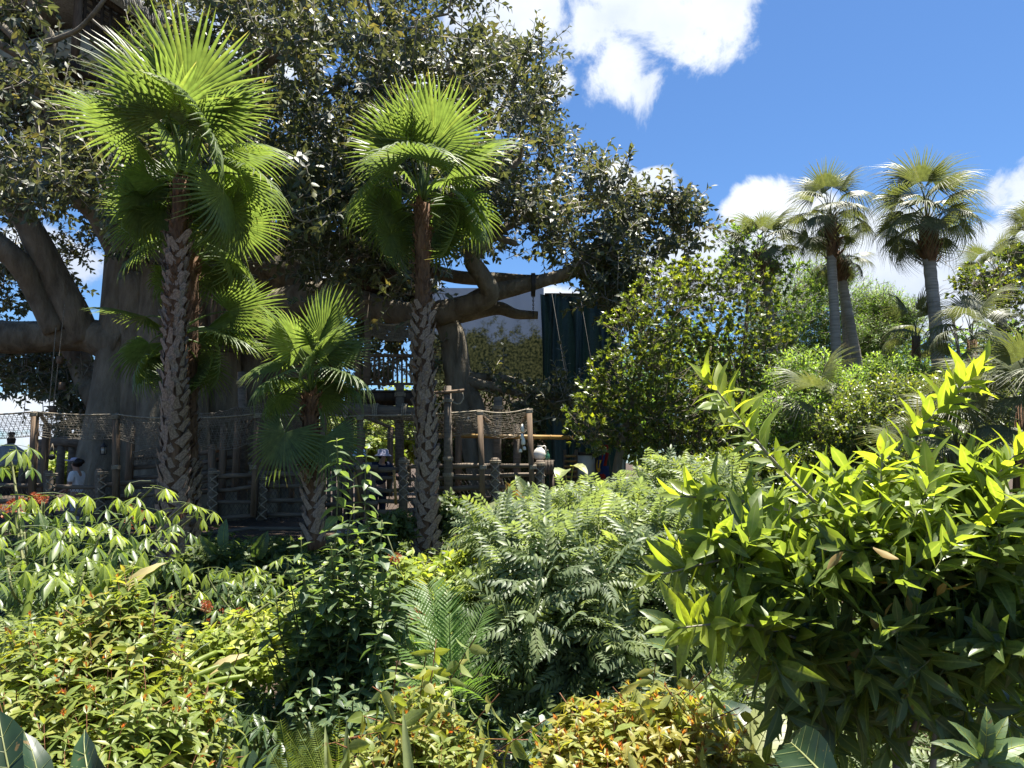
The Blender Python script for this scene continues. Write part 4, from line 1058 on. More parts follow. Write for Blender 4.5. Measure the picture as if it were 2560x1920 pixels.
def crown_fronds(c, n, e_hi, e_lo, size, nv, az0=0.0, jit=.12, front=0.0):
    out = []
    for i in range(n):
        f = (i + .5) / n
        e = R_(e_hi + (e_lo - e_hi) * f) + rng.normal(0, jit)
        a = az0 + i * 2.39996 + rng.normal(0, .15)
        if front and math.sin(a) < -.3 and e < R_(front): a = -a          # keep the trunk's face clear
        d = np.array([math.cos(a) * math.cos(e), math.sin(a) * math.cos(e), math.sin(e)])
        up = np.array([-math.cos(a) * math.sin(e), -math.sin(a) * math.sin(e), math.cos(e)]) + rng.normal(0, .42, 3)
        p = c + np.array([0, 0, -.22 * f]) + d * np.array([.05, .05, 0])
        out.append((p, d, up, size * rng.uniform(.9, 1.08) * (1.22 - .42 * f), int(np.clip(round(f * (nv - 1) + rng.normal(0, .7)), 0, nv - 1))))
    return out

PV = [fan(ns, .90, .72, sp_, .08, b, cu, .50, td, sd_).mesh('frond', LM['palm'], smooth=False) for sd_, b, ns, sp_, cu, td in ((1, .02, 38, 3.7, .10, .12), (2, .12, 42, 4.3, .22, .25), (3, .35, 40, 4.5, .14, .35), (4, .55, 38, 4.2, .26, .5), (5, .8, 40, 4.6, .12, .6), (6, 1.1, 36, 4.0, .25, .8), (7, 1.3, 38, 4.4, .2, .9))]

def booted_palm(lab, px, base_y, top_px, top_y, Y, r0, r1, boots_to, nfr, size, hi=82, lo=-45, seed=0, extra=(), group='young fan palms with booted trunks'):
    b, t = at(px, base_y, Y), at(top_px, top_y, Y)
    t_ = thing('fan_palm', lab, 'palm tree', b, group)
    n_ = 24; u = np.linspace(-.06, 1.0, n_)
    mid = np.array([rng.normal(0, .03), 0, 0])
    ax = b[None] * (1 - u[:, None]) + t[None] * u[:, None] + np.sin(np.clip(u, 0, 1) * math.pi)[:, None] * mid
    rad = np.interp(u, [0, .12, .5, 1], [r0 * 1.18, r0, (r0 + r1) / 2, r1])
    q = Geo(); q.tube(ax, rad, 14)
    q.V[-1] += rng.normal(0, .008, q.V[-1].shape)
    q.build('trunk', M['fibre'], t_, smooth=True)
    # the criss-cross of old leaf bases
    qb = Geo(); qb.inst(BOOT, np.eye(3)[None], np.zeros((1, 3)), np.ones(1), .5); bm = qb.mesh('leaf_base', M['boot'])
    Lh = np.linalg.norm(t - b); z = 0.0; i = 0
    hb = .098
    nring = 6
    count = 0
    while z < Lh * boots_to and count < 300:
        f = z / Lh
        c = np.array([np.interp(f, u, ax[:, j]) for j in range(3)]); r = np.interp(f, u, rad)
        for j in range(nring):
            a = (j + .5 * (i % 2)) * 2 * math.pi / nring + rng.normal(0, .09) + i * .06
            outv = np.array([math.cos(a), math.sin(a), 0]); tang = np.array([-math.sin(a), math.cos(a), 0]) * (1 if (i + j) % 2 else -1)
            d = nrm(np.array([0, 0, 1.]) + tang * rng.uniform(.30, .62) + outv * rng.uniform(.02, .14))
            R = frames(np.array([d]), np.array([outv]))[0]
            s = rng.uniform(.8, 1.2)
            put('leaf_base', bm, t_, R, c + outv * (r - .006), (r * 1.05 * s * rng.uniform(.7, 1.15), hb * rng.uniform(1.2, 2.3), .10 * s * rng.uniform(.5, 2.0)))
            count += 1
        z += hb; i += 1
    # short fibres on the upper trunk
    k = 700; f = rng.uniform(max(0, boots_to - .25), 1.0, k); a = rng.uniform(0, 6.28, k)
    C = np.stack([np.interp(f, u, ax[:, j]) for j in range(3)], 1); r = np.interp(f, u, rad)
    outv = np.stack([np.cos(a), np.sin(a), np.zeros(k)], 1)
    d = nrm(np.array([0, 0, 1.]) + outv * rng.uniform(.1, .5, (k, 1)) + rng.normal(0, .35, (k, 3)))
    q = Geo(); q.inst(FAR2[0], frames(d, outv), C + outv * r[:, None] * .97, rng.uniform(.07, .17, k), .5); q.build('trunk_fibres', M['fibre'], t_, kind='stuff')
    put_fronds(t_, crown_fronds(t + np.array([0, 0, .12]), nfr, hi, lo, size, 7, seed, front=18.0) + list(extra), PV, None)
    return t_

def aim(hx, hy, Y, c, face, size, v):
    """a frond from the crown centre c whose blade hub is seen at pixel (hx, hy); face: how far its blade turns to the camera"""
    h = at(hx, hy, Y); d = nrm(h - c)
    up = nrm(np.array([0, 0, 1.]) + np.array([0, -face, 0]) - .0 * d)
    return (c, d, up, size, v)

c1 = at(453, 420, 10.0)
booted_palm('tall bright fan palm with shaggy boots, in front of the buttressed banyan trunk', 425, 1470, 452, 448, 10.0, .142, .106, .84, 20, 1.12, 88, -30, .4)
c2 = at(1058, 480, 11.4)
booted_palm('tall fan palm with reddish trunk standing before the railed balcony', 1068, 1385, 1056, 510, 11.4, .145, .115, .70, 21, 1.05, 86, -40, 1.9)
booted_palm('shortest booted palm with a wide open fan crown, between the two tall palms', 790, 1350, 778, 990, 9.7, .095, .085, .6, 15, .74, 86, 14, .9,
            extra=[(at(778, 1000, 9.7), nrm(np.array([-.45, -.5, -.85])), np.array([-.3, -1, .2]), .80, 2), (at(790, 1000, 9.7), nrm(np.array([.35, -.3, -.9])), np.array([.3, -1, .2]), .75, 1)])
# two shorter palms stand behind the first one
t_ = booted_palm('fan palm behind the tall bright one, its crown half way up the trunk', 470, 1380, 478, 640, 11.3, .15, .12, .3, 14, .92, 72, -22, 2.7)
t_ = booted_palm('low fan palm hidden behind the tall bright one with hanging blades', 448, 1380, 446, 840, 11.0, .13, .11, .3, 12, .86, 30, -60, .2)

# ringed palms at the right, older and taller
PF = [fan(42, .92, .85, sp_, .12, b, cu, .40, td, sd_, .014).mesh('frond', LM['palm_far'], smooth=False) for sd_, b, sp_, cu, td in ((11, .2, 3.6, .35, .45), (12, .35, 4.0, .25, .7), (13, .6, 4.2, .3, .9), (14, .9, 4.0, .35, 1.2), (15, .3, 3.8, .45, .8))]
def ring_palm(lab, pts, Y, nfr, size, hi=80, lo=-42, boots=.9, group='tall ringed palms at the right'):
    P_ = np.array([at(x, y, Y) for x, y, r in pts]); r_ = np.array([m(r, Y) for x, y, r in pts])
    t_ = thing('ringed_palm', lab, 'palm tree', P_[0], group)
    sp = smooth_path(np.hstack([P_, r_[:, None]]), 10)
    q = Geo(); rr = sp[:, 3] * (1 + .035 * np.where(np.arange(len(sp)) % 2, 1, -1)); q.tube(sp[:, :3], rr, 12); q.build('trunk', M['ring'], t_, smooth=True)
    top = sp[-1, :3]; rt = sp[-1, 3]
    q = Geo()
    q.lathe([(rt * .95, -boots), (rt * 1.2, -boots * .75), (rt * 1.4, -boots * .3), (rt * 1.1, 0), (.02, .25)], top, 12)
    q.build('crown_shaft', M['fibre'], t_)
    qb = Geo(); k = 60; f = rng.uniform(0, 1, k); a = rng.uniform(0, 6.28, k); outv = np.stack([np.cos(a), np.sin(a), 0 * a], 1)
    d = nrm(np.array([0, 0, 1.]) + outv * .45 + rng.normal(0, .2, (k, 3)))
    qb.inst(BOOT, frames(d, outv), top + outv * rt * 1.2 + np.array([0, 0, 1]) * (-boots * f)[:, None], np.stack([np.full(k, .08), np.full(k, .2), np.full(k, .14)], 1), .5); qb.build('leaf_bases', M['fibre'], t_, kind='stuff')
    put_fronds(t_, crown_fronds(top + np.array([0, 0, .15]), nfr, hi, lo, size, 5, rng.uniform(0, 6), front=-12.0), PF, None)
    return t_
RY = 17.0
ring_palm('tall ringed palm second from the right, in front of the cumulus cloud', [(2095, 1000, 13), (2087, 800, 12), (2078, 640, 11.5), (2076, 555, 11)], RY, 19, .74)
ring_palm('tallest ringed palm with the fullest crown, nearest the right edge', [(2350, 980, 16), (2338, 800, 15), (2322, 640, 15), (2318, 560, 15)], 16.0, 25, .84)
ring_palm('small palm with loose crown rising out of the pale green bushes', [(1935, 900, 11), (1925, 780, 10), (1912, 680, 11), (1908, 640, 12)], 18.0, 16, .72, 82, -20, .7)
ring_palm('leaning ringed palm whose crown hides behind its straight neighbour', [(2160, 1000, 13), (2135, 860, 12), (2112, 740, 12), (2098, 655, 11)], 18.0, 13, .55, 70, -40, .5)
ring_palm('thin ringed palm trunk between the straight and the leaning one', [(2125, 1040, 11), (2118, 880, 10), (2108, 720, 9), (2104, 660, 9)], 18.6, 8, .45, 60, -40, .4)
ring_palm('ringed palm cut by the right edge of the view', [(2610, 1000, 14), (2602, 800, 13), (2590, 620, 13)], 18.0, 20, .70)
ring_palm('dry looking palm behind the leafy tree at the right edge', [(2530, 1000, 11), (2510, 850, 10), (2495, 690, 10)], 20.0, 20, .6, 70, -55, .8)
# low bushy fan palms in the thicket
def low_palm(lab, px, py, Y, nfr, size, base_y=None, hi=80, lo=-15):
    c = at(px, py, Y); b = at(px, base_y or py + 120, Y); b[2] = min(b[2], c[2] - .3)
    t_ = thing('bushy_fan_palm', lab, 'palm', b, 'low fan palms in the thicket')
    q = Geo(); q.tube([b, (b + c) / 2, c], [.12, .1, .09], 8); q.build('trunk', M['fibre'], t_)
    put_fronds(t_, crown_fronds(c, nfr, hi, lo, size, 5, rng.uniform(0, 6)), PF, None)
low_palm('big bushy fan palm in front of the tallest ringed trunk', 2430, 850, 14.5, 13, .62, 1050)
low_palm('bushy fan palm behind the trunk group, left of the tallest palm', 2290, 840, 16.5, 9, .6, 1050)
low_palm('dark bushy fan palm at the right edge above the glossy shrub', 2560, 1010, 9.0, 20, .62, 1250)
low_palm('small fan palm among bushes above the tip of the glossy shrub', 2040, 1030, 13.0, 14, .62, 1150)
low_palm('pale fan palm low in the thicket beside the dark one', 2390, 1110, 9.5, 16, .52, 1260)
low_palm('half hidden fan palm below the yellow green bush', 2300, 1180, 9.5, 10, .5, 1300)
# ------------------------------------------------------------------ trees and thicket on the right
def tree_of(name, lab, base_px, blobs, n_shoots, size, mat, tm, k=9, phyl='rosette', L=(.25, .5), a0=75, a1=35, droop=.1, upw=.5, nclus=60, trunk_r=.09, nobj=0, age=(.45, .2), young=.15, group=None, inner=.35, bark='bark', up=.45, stems=1):
    b = at(*base_px)
    t_ = thing(name, lab, 'tree' if 'tree' in name else 'shrub', b, group)
    tips, dirs = blobs_tips(blobs, n_shoots, up, inner)
    cl = tips[rng.choice(n_shoots, min(nclus, n_shoots), replace=False)] - 0
    cen = np.mean([c for c, r in blobs], 0)
    q = Geo(); sk = []
    for s in range(stems):
        bb = b + np.array([rng.normal(0, .12 * (stems > 1)), rng.normal(0, .12 * (stems > 1)), -.1])
        tgt = cen if stems == 1 else blobs[s % len(blobs)][0]
        tr = bez(bb, bb + (tgt - bb) * np.array([.1, .1, .4]), bb + (tgt - bb) * np.array([.6, .6, .75]), tgt, 8)
        rr = np.linspace(trunk_r, trunk_r * .35, 8); q.tube(tr, rr, 8); sk += [[*p, r] for p, r in zip(tr, rr)]
    q.build('trunk' if stems == 1 else 'stems', M[bark], t_, smooth=True)
    q = Geo(); grow(q, sk, cl, .008, 5, .1); q.build('branches', M[bark], t_, smooth=True, kind='stuff')
    Ls = rng.uniform(*L, n_shoots)
    twigs(t_, tips, dirs, Ls, .006, M[bark])
    lf = leafy(tips, dirs, Ls, k, size, phyl, a0, a1, droop, upw)
    yg = (rng.uniform(size=n_shoots) < young)[lf[5]]
    ag = np.clip(rng.normal(*age, len(lf[2])) + .4 * yg, 0, 1)
    foliage(t_, tm, lf, ag, mat, nobj)
    return t_

G15 = 15.0
tree_of('broadleaf_tree', 'dark glossy broadleaf tree with bright leaf rosettes in front of the green tarpaulin', (1535, 1240, 15),
        [blob(1590, 900, 100, 190, 15, 1.2), blob(1650, 800, 90, 140, 15.4, 1.2), blob(1620, 1000, 190, 150, 15, 1.3), blob(1480, 1060, 80, 80, 14.6, .8), blob(1700, 1080, 170, 110, 15.2, 1.2), blob(1510, 985, 60, 50, 14.8, .6)],
        1500, .17, LM['glossy'], OVATE[:1] + FAR2[:1], 10, nobj=250, nclus=90, trunk_r=.11, young=.22)
tree_of('broadleaf_tree', 'taller dense broadleaf tree right of the tarpaulin, its top in front of the clouds', (1730, 1240, 16.5),
        [blob(1700, 780, 140, 150, 16.5, 1.5), blob(1800, 820, 170, 190, 17, 1.6), blob(1880, 960, 170, 170, 16.5, 1.5), blob(1800, 1060, 190, 120, 16, 1.4), blob(1730, 700, 70, 60, 16.8, .8)],
        1900, .17, LM['glossy'], OVATE[:1] + FAR2[:1], 10, nobj=120, nclus=90, trunk_r=.12, young=.2, age=(.5, .2))
tree_of('small_tree', 'bright yellow green leafed tree top beside the small loose palm', (1850, 1240, 18),
        [blob(1840, 590, 60, 45, 18, .7), blob(1880, 680, 95, 90, 18, 1), blob(1960, 730, 100, 110, 18.4, 1), blob(1830, 680, 50, 60, 18.2, .6)],
        620, .16, LM['feather'], FAR2, 9, nobj=0, nclus=60, age=(.65, .2), young=.3)
tree_of('feathery_tree', 'pale green feathery tree with fine leaves behind the palm trunks', (2100, 1150, 21),
        [blob(1960, 800, 130, 150, 21, 1.6), blob(2080, 780, 130, 150, 21.4, 1.6), blob(2200, 790, 90, 90, 21, 1.2), blob(2130, 900, 200, 110, 21, 1.6), blob(2060, 690, 80, 60, 21, 1)],
        3600, .14, LM['feather'], THIN, 10, 'spiral', (.4, .8), 70, 35, .25, .5, nclus=110, age=(.5, .22), inner=.3)
tree_of('feathery_tree', 'fine leaved pale tree between the tallest palm and the leaning trunk', (2240, 1150, 20),
        [blob(2200, 760, 70, 60, 20, .9), blob(2260, 800, 60, 70, 20, .8), blob(2180, 850, 80, 80, 19.6, .9)],
        1200, .13, LM['feather'], THIN, 10, 'spiral', (.35, .7), 70, 35, .25, .5, nclus=50, age=(.6, .2))
tree_of('broadleaf_tree', 'sparse leafy tree with bare twigs at the right edge below the dry palm', (2500, 1150, 17),
        [blob(2470, 720, 90, 80, 17, 1), blob(2540, 800, 90, 120, 17, 1), blob(2420, 700, 40, 50, 17, .5), blob(2560, 680, 60, 80, 17.4, .8)],
        560, .15, LM['glossy'], OVATE[:1] + FAR2[:1], 9, nobj=0, nclus=80, age=(.5, .25), young=.25, inner=.2)
for i, (lab, bp, bl, nsh, sz, mt_, tmx) in enumerate((
    ('rounded small leafed bush under the tallest palm', (2240, 1200, 12), [blob(2240, 1000, 150, 80, 12, .9), blob(2150, 1060, 110, 80, 11.6, .8), blob(2330, 1080, 120, 80, 11.8, .8)], 1300, .085, 'glossy', OVATE[:1] + FAR1[:1]),
    ('yellow green bush below the leaning palm trunks', (2220, 1100, 15), [blob(2220, 930, 90, 55, 15, .7), blob(2290, 950, 60, 50, 15, .6), blob(2130, 960, 70, 50, 15, .6)], 700, .12, 'feather', FAR2),
    ('soft green bush behind the tip of the glossy shrub', (2030, 1150, 13.5), [blob(2010, 930, 100, 70, 14, .8), blob(2060, 990, 110, 70, 13.5, .8), blob(1960, 1040, 90, 80, 13, .7)], 900, .11, 'feather', FAR2),
    ('dark bush in the thicket above the glossy shrub', (2440, 1200, 11), [blob(2440, 980, 130, 80, 11.5, .9), blob(2520, 1080, 120, 100, 11, .9), blob(2400, 1130, 150, 80, 10.6, .8)], 1100, .10, 'glossy', OVATE[:1] + FAR1[:1]),
    ('leafy bush low in the thicket between the soft bush and the low fan palms', (2110, 1260, 12), [blob(2110, 1150, 120, 80, 12, .8), blob(2250, 1170, 120, 70, 11.6, .8)], 800, .09, 'glossy', OVATE[:1] + FAR1[:1]),
    ('low bush filling the gap under the dense broadleaf tree', (1850, 1250, 13), [blob(1850, 1180, 150, 70, 13, .8), blob(1720, 1200, 100, 60, 13.2, .7), blob(1990, 1180, 110, 80, 12.6, .8)], 1000, .11, 'glossy', OVATE[:1] + FAR1[:1]),
    )):
    tree_of('thicket_shrub', lab, bp, bl, nsh, sz, LM[mt_], tmx, 9, 'spiral', (.18, .35), 70, 35, .15, .6, nclus=50, trunk_r=.04, stems=4, group='shrubs of the thicket at the right', age=(.5 if mt_ == 'glossy' else .75, .2), young=.2, up=.6)
# bare twigs above the sparse tree
t_ = thing('bare_tree', 'thin leafless branching tree against the cloud at the right', 'tree', at(2400, 1150, 17.5))
q = Geo(); sk = [[*at(2405, 1150, 17.5), .05], [*at(2400, 900, 17.5), .04], [*at(2380, 780, 17.5), .03], [*at(2400, 820, 17.5), .03]]
q.tube(np.array(sk)[:3, :3], np.array(sk)[:3, 3], 6)
tg = [at(rng.uniform(2320, 2470), rng.uniform(610, 800), 17.5 + rng.uniform(-.8, .8)) for _ in range(34)]
grow(q, sk, tg, .006, 6, .16); q.build('trunk', M['twig'], t_)
# more trees further off close the view between the trunks
FT = [(1480, 1010, 170, 150, 34), (1700, 960, 190, 190, 36), (1900, 980, 190, 170, 34), (2120, 990, 200, 150, 33), (2340, 960, 190, 150, 36), (2560, 940, 200, 180, 34), (2800, 950, 240, 230, 34),
      (60, 1168, 90, 42, 42), (150, 1150, 90, 60, 45), (-80, 1160, 120, 60, 44), (860, 1080, 150, 110, 40), (1020, 1060, 140, 110, 42), (640, 1090, 150, 100, 44), (230, 1155, 80, 55, 44)]
labs = ['far tree behind the green tarpaulin', 'far tree behind the dense broadleaf tree', 'far tree behind the soft green bush', 'far tree behind the leaning palm trunks', 'far tree behind the tallest ringed trunk', 'far tree behind the right edge palms', 'far tree past the right edge',
        'sunlit tree far behind the small pavilion', 'sunlit tree far behind the pergola posts', 'sunlit tree far off past the left edge', 'sunlit tree glimpsed under the railed balcony', 'sunlit tree glimpsed right of the tall palm trunk', 'sunlit tree glimpsed behind the tree room', 'sunlit tree glimpsed behind the person in white']
for (x, y, rx, ry, Y), lab in zip(FT, labs):
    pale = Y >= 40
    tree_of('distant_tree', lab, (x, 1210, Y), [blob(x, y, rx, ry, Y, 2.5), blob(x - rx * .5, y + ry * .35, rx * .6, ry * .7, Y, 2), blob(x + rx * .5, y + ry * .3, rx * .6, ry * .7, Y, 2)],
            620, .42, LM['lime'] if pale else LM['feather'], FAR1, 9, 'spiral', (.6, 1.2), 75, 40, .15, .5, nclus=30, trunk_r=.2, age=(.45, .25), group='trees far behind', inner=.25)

# ------------------------------------------------------------------ pinnate leaved shrub in the middle
def pinnate_t(npair=6, lw=.5, ll=.34, arch=.55, cols=3, k=2, end=True, taper=.35):
    items = []
    t0 = leaf_t([(.35, .16), (.7, .11)] if k == 2 else [(.4, .15)], .25, .25)
    V, Fs = [], []
    def rach(u): return np.array([0, u * (1 - .18 * arch * u), .12 * u - arch * u * u * .62])
    us = np.linspace(.16, .98, npair)
    q = Geo(); q.tube([rach(u) for u in np.linspace(0, 1, 5)], [.010, .008, .007, .006, .003], 3, cap=False)
    items.append((Tmpl(q.V[0], [tuple(q.L[0][4 * i:4 * i + 4]) for i in range(len(q.C[0]))]), np.eye(3), np.zeros(3), 1))
    for u in us:
        for s in (-1, 1):
            L_ = ll * (1 - taper * abs(u - .45) * 1.6)
            d = nrm(np.array([s * .85, .62, -.42 + .1 * random.random()]))
            items.append((t0, frames(np.array([d]), np.array([[0.15 * s, .3, 1.]]))[0], rach(u), L_))
    if end: items.append((t0, frames(np.array([[0, .8, -.55]]), np.array([[0, .5, 1.]]))[0], rach(1.0), ll))
    return combine(items)
PIN = [pinnate_t(8, ll=.27, arch=a_) for a_ in (.35, .6, .9)]
def compound_shrub(name, lab, base, blobs, nsh, k, size, mat, tm, age, a0, a1, droop, upw, nobj, L=(.2, .4), phyl='rosette', nclus=60, up=.55, inner=.35, young_top=.5, oname='leaf', stems=5, bark='stemgreen', cat='shrub', tr=.011, group=None):
    t_ = thing(name, lab, cat, base, group)
    tips, dirs = blobs_tips(blobs, nsh, up, inner)
    gz = ground_z(tips[:, 0], tips[:, 1]); ok = tips[:, 2] > gz + .05; tips, dirs = tips[ok], dirs[ok]; nsh = len(tips)
    q = Geo(); sk = []
    for s in range(stems):
        tgt = blobs[s % len(blobs)][0] + rng.normal(0, .15, 3); bb = np.asarray(base) + np.array([rng.normal(0, .2), rng.normal(0, .15), -.05])
        tr_ = bez(bb, bb + (tgt - bb) * np.array([.2, .2, .5]), bb + (tgt - bb) * .7, tgt, 6); rr = np.linspace(tr, tr * .4, 6)
        q.tube(tr_, rr, 6); sk += [[*p, r] for p, r in zip(tr_, rr)]
    q.build('stems', M[bark], t_, smooth=True)
    q = Geo(); grow(q, sk, tips[rng.choice(nsh, min(nclus, nsh), replace=False)], .004, 4, .08); q.build('branches', M[bark], t_, smooth=True, kind='stuff')
    Ls = rng.uniform(*L, nsh); twigs(t_, tips, dirs, Ls, .004, M[bark])
    lf = leafy(tips, dirs, Ls, k, size, phyl, a0, a1, droop, upw, small_tip=.85)
    zt = tips[:, 2]; hi = (zt - np.quantile(zt, .2)) / (np.ptp(zt) + 1e-6)
    yg = rng.uniform(size=nsh) < np.clip(hi, 0, 1) * young_top
    ag = np.clip(rng.normal(age, .16, len(lf[2])) + .42 * yg[lf[5]], 0, 1)
    foliage(t_, tm, lf, ag, mat, nobj, oname)
    return t_
compound_shrub('pinnate_shrub', 'large mounded shrub with blue green feather shaped leaves in the middle of the garden', at(1480, 1720, 5.6),
    [blob(1480, 1400, 190, 110, 5.6, .8), blob(1350, 1500, 160, 130, 5.2, .6), blob(1560, 1560, 170, 150, 5.2, .6), blob(1400, 1640, 160, 110, 5.0, .5), blob(1660, 1400, 140, 140, 5.8, .7), blob(1300, 1340, 100, 50, 6.0, .6), blob(1640, 1680, 110, 110, 5.2, .5)],
    420, 6, .38, LM['neem'], PIN, .42, 78, 30, .35, .9, 300, (.15, .3), nclus=90, young_top=.45)
compound_shrub('pinnate_shrub', 'second feather leaved shrub behind, light green tops below the glossy tree', at(1560, 1420, 8.0),
    [blob(1480, 1290, 130, 40, 8, .6), blob(1600, 1300, 150, 60, 8, .7), blob(1690, 1220, 100, 50, 8.5, .6), blob(1320, 1290, 70, 30, 8.2, .4), blob(1780, 1290, 120, 90, 7.6, .6), blob(1820, 1390, 100, 90, 7.2, .6)],
    300, 6, .40, LM['neem'], PIN, .55, 78, 30, .3, .9, 200, (.15, .3), nclus=60, young_top=.8)
compound_shrub('pinnate_shrub', 'low feather leaved plant overhanging the stream at the foot of the shrub', at(1560, 1800, 4.8),
    [blob(1500, 1760, 120, 60, 4.8, .4), blob(1650, 1800, 100, 60, 4.6, .4)],
    50, 6, .34, LM['neem'], PIN, .12, 78, 30, .35, .9, 100, (.15, .3), nclus=20, young_top=.1)

compound_shrub('pinnate_shrub', 'light green fine leaved undergrowth seen behind the glossy shrub trunk', at(2150, 2100, 3.5),
    [blob(1960, 1790, 130, 90, 3.5, .3), blob(2150, 1840, 130, 100, 3.4, .3), blob(2420, 1860, 170, 90, 3.3, .3), blob(2300, 1720, 120, 70, 3.6, .3), blob(2050, 1660, 100, 60, 3.7, .3)],
    150, 6, .22, LM['neem'], PIN, .7, 78, 30, .3, .9, 120, (.12, .25), nclus=40, young_top=.6)
compound_shrub('pinnate_shrub', 'small soft ferny plant between the cassava and the firebush at the left edge', at(60, 1900, 3.3),
    [blob(50, 1650, 80, 60, 3.2, .2), blob(110, 1690, 60, 50, 3.1, .2)], 40, 6, .17, LM['neem'], PIN, .55, 78, 30, .3, .9, 80, (.1, .2), nclus=20, young_top=.4)
for lab_, bx_, by_, bY_, bl_ in (('dark leafy filler bush in the shade below the lime creeper', 660, 1900, 4.3, [blob(640, 1780, 130, 70, 4.3, .35), blob(760, 1760, 110, 80, 4.3, .35), blob(560, 1740, 80, 60, 4.2, .3), blob(900, 1800, 120, 70, 4.4, .35)]),
                                 ('dark leafy bush on the stream bank behind the bottom centre firebush', 1180, 1880, 4.6, [blob(1080, 1760, 90, 50, 4.6, .3), blob(1200, 1790, 70, 40, 4.5, .25), blob(1330, 1840, 80, 45, 4.3, .25)])):
    compound_shrub('leafy_bush', lab_, at(bx_, by_, bY_), bl_, 170, 9, .085, LM['privet'], OVATE + HEART, .25, 75, 40, .3, .7, 60, (.12, .25), 'spiral', nclus=30, stems=4, tr=.012, young_top=.15)
# cassava: drooping palmate leaves on canes
def palmate_t(nl=6, dr=.8, k=2):
    t0 = leaf_t([(.3, .075), (.62, .125)], .3, .22)
    it = []
    for i in range(nl):
        a = (i - (nl - 1) / 2) / nl * 5.4
        d = nrm(np.array([math.sin(a), math.cos(a) * .9, -dr * (1 + .15 * math.sin(i * 2.3))]))
        out_ = np.array([math.sin(a) * dr, math.cos(a) * dr, 1.0])
        it.append((t0, frames(d[None], out_[None])[0], np.zeros(3), .62 * (1 - .28 * (abs(a) / 2.7) ** 2)))
    q = Geo(); q.tube([[0, -.75, .12], [0, -.35, .10], [0, 0, 0]], [.010, .009, .009], 4, cap=False)
    it.append((Tmpl(q.V[0], [tuple(q.L[0][4 * i:4 * i + 4]) for i in range(len(q.C[0]))]), np.eye(3), np.zeros(3), 1))
    return combine(it)
PALM_ = [palmate_t(6, d_) for d_ in (.55, .9, 1.6)] + [palmate_t(5, .7)]
def cassava(lab, base, canes, nl, size, age, nobj, tipyoung=.5):
    t_ = thing('cassava_plant', lab, 'cassava', base, 'cassava plants at the left')
    q = Geo(); P, d, n_, S, A = [], [], [], [], []
    for cn in canes:
        p = smooth_path([at(*c) for c in cn], 6); q.tube(p, np.linspace(.009, .005, len(p)), 6)
        for j in range(nl):
            f = .25 + .75 * (j + rng.uniform(0, .7)) / nl; f = min(1, f); i = f * (len(p) - 1); c = p[int(i)]
            a = j * 2.4 + rng.uniform(-.4, .4); dd = nrm(np.array([math.cos(a), math.sin(a) * .8 - .15, rng.uniform(.0, .7)]))
            s = size * rng.uniform(.75, 1.15) * (1 if f < .9 else .8)
            P.append(c + dd * s * .75); d.append(nrm(dd * np.array([1, 1, .1]))); n_.append(np.array([0, 0, 1.]) + rng.normal(0, .22, 3) + dd * .25); S.append(s)
            A.append(rng.normal(age, .13) + tipyoung * max(0, f - .72) / .28)
    q.build('canes', M['stemgreen'], t_, smooth=True)
    foliage(t_, PALM_, (np.array(d), nrm(np.array(n_)), np.array(P), np.array(S)), np.array(A), LM['cassava'], nobj)
    return t_
cn = []
for (x, y, Y) in ((20, 1130, 4.2), (110, 1255, 4.0), (200, 1250, 4.1), (285, 1260, 4.2), (385, 1215, 4.4), (465, 1260, 4.6), (505, 1275, 4.8), (330, 1290, 4.0), (60, 1330, 3.6), (160, 1330, 3.6), (250, 1340, 3.6), (20, 1420, 3.3), (120, 1430, 3.4), (320, 1380, 3.8), (400, 1330, 4.2), (210, 1430, 3.4), (30, 1260, 4.0), (300, 1440, 3.6), (430, 1400, 4.2)):
    cn.append([(90 + .15 * x, 1640, 3.8), (70 + .4 * x, 1530 + .0 * y, 3.8), (x * .8 + 20, y + 70, Y), (x, y, Y)])
cassava('tall cassava plant with drooping hand shaped leaves at the left edge', at(110, 1660, 3.9), cn, 14, .19, .42, 260, .8)
cn = [[(620, 1640, 4.6), (600, 1560, 4.6), (x * .9 + 60, y + 40, Y), (x, y, Y)] for x, y, Y in ((520, 1420, 4.6), (560, 1430, 4.7), (610, 1430, 4.8), (660, 1440, 4.8), (450, 1470, 4.5), (720, 1400, 4.9), (480, 1480, 4.6), (570, 1470, 4.7), (640, 1470, 4.8))]
cassava('smaller cassava with yellow green tops behind the lime creeper', at(620, 1660, 4.7), cn, 9, .16, .42, 80, .8)
cn = [[(700, 1860, 3.6), (660, 1800, 3.6), (x * .9 + 60, y + 30, Y), (x, y, Y)] for x, y, Y in ((540, 1740, 3.6), (600, 1725, 3.7), (660, 1715, 3.8), (590, 1790, 3.4), (680, 1780, 3.5), (640, 1840, 3.3), (560, 1830, 3.4), (720, 1820, 3.4))]
cassava('dark cassava low beside the firebush, right of the curled leaf stalks', at(690, 1870, 3.6), cn, 9, .19, .15, 70, .3)

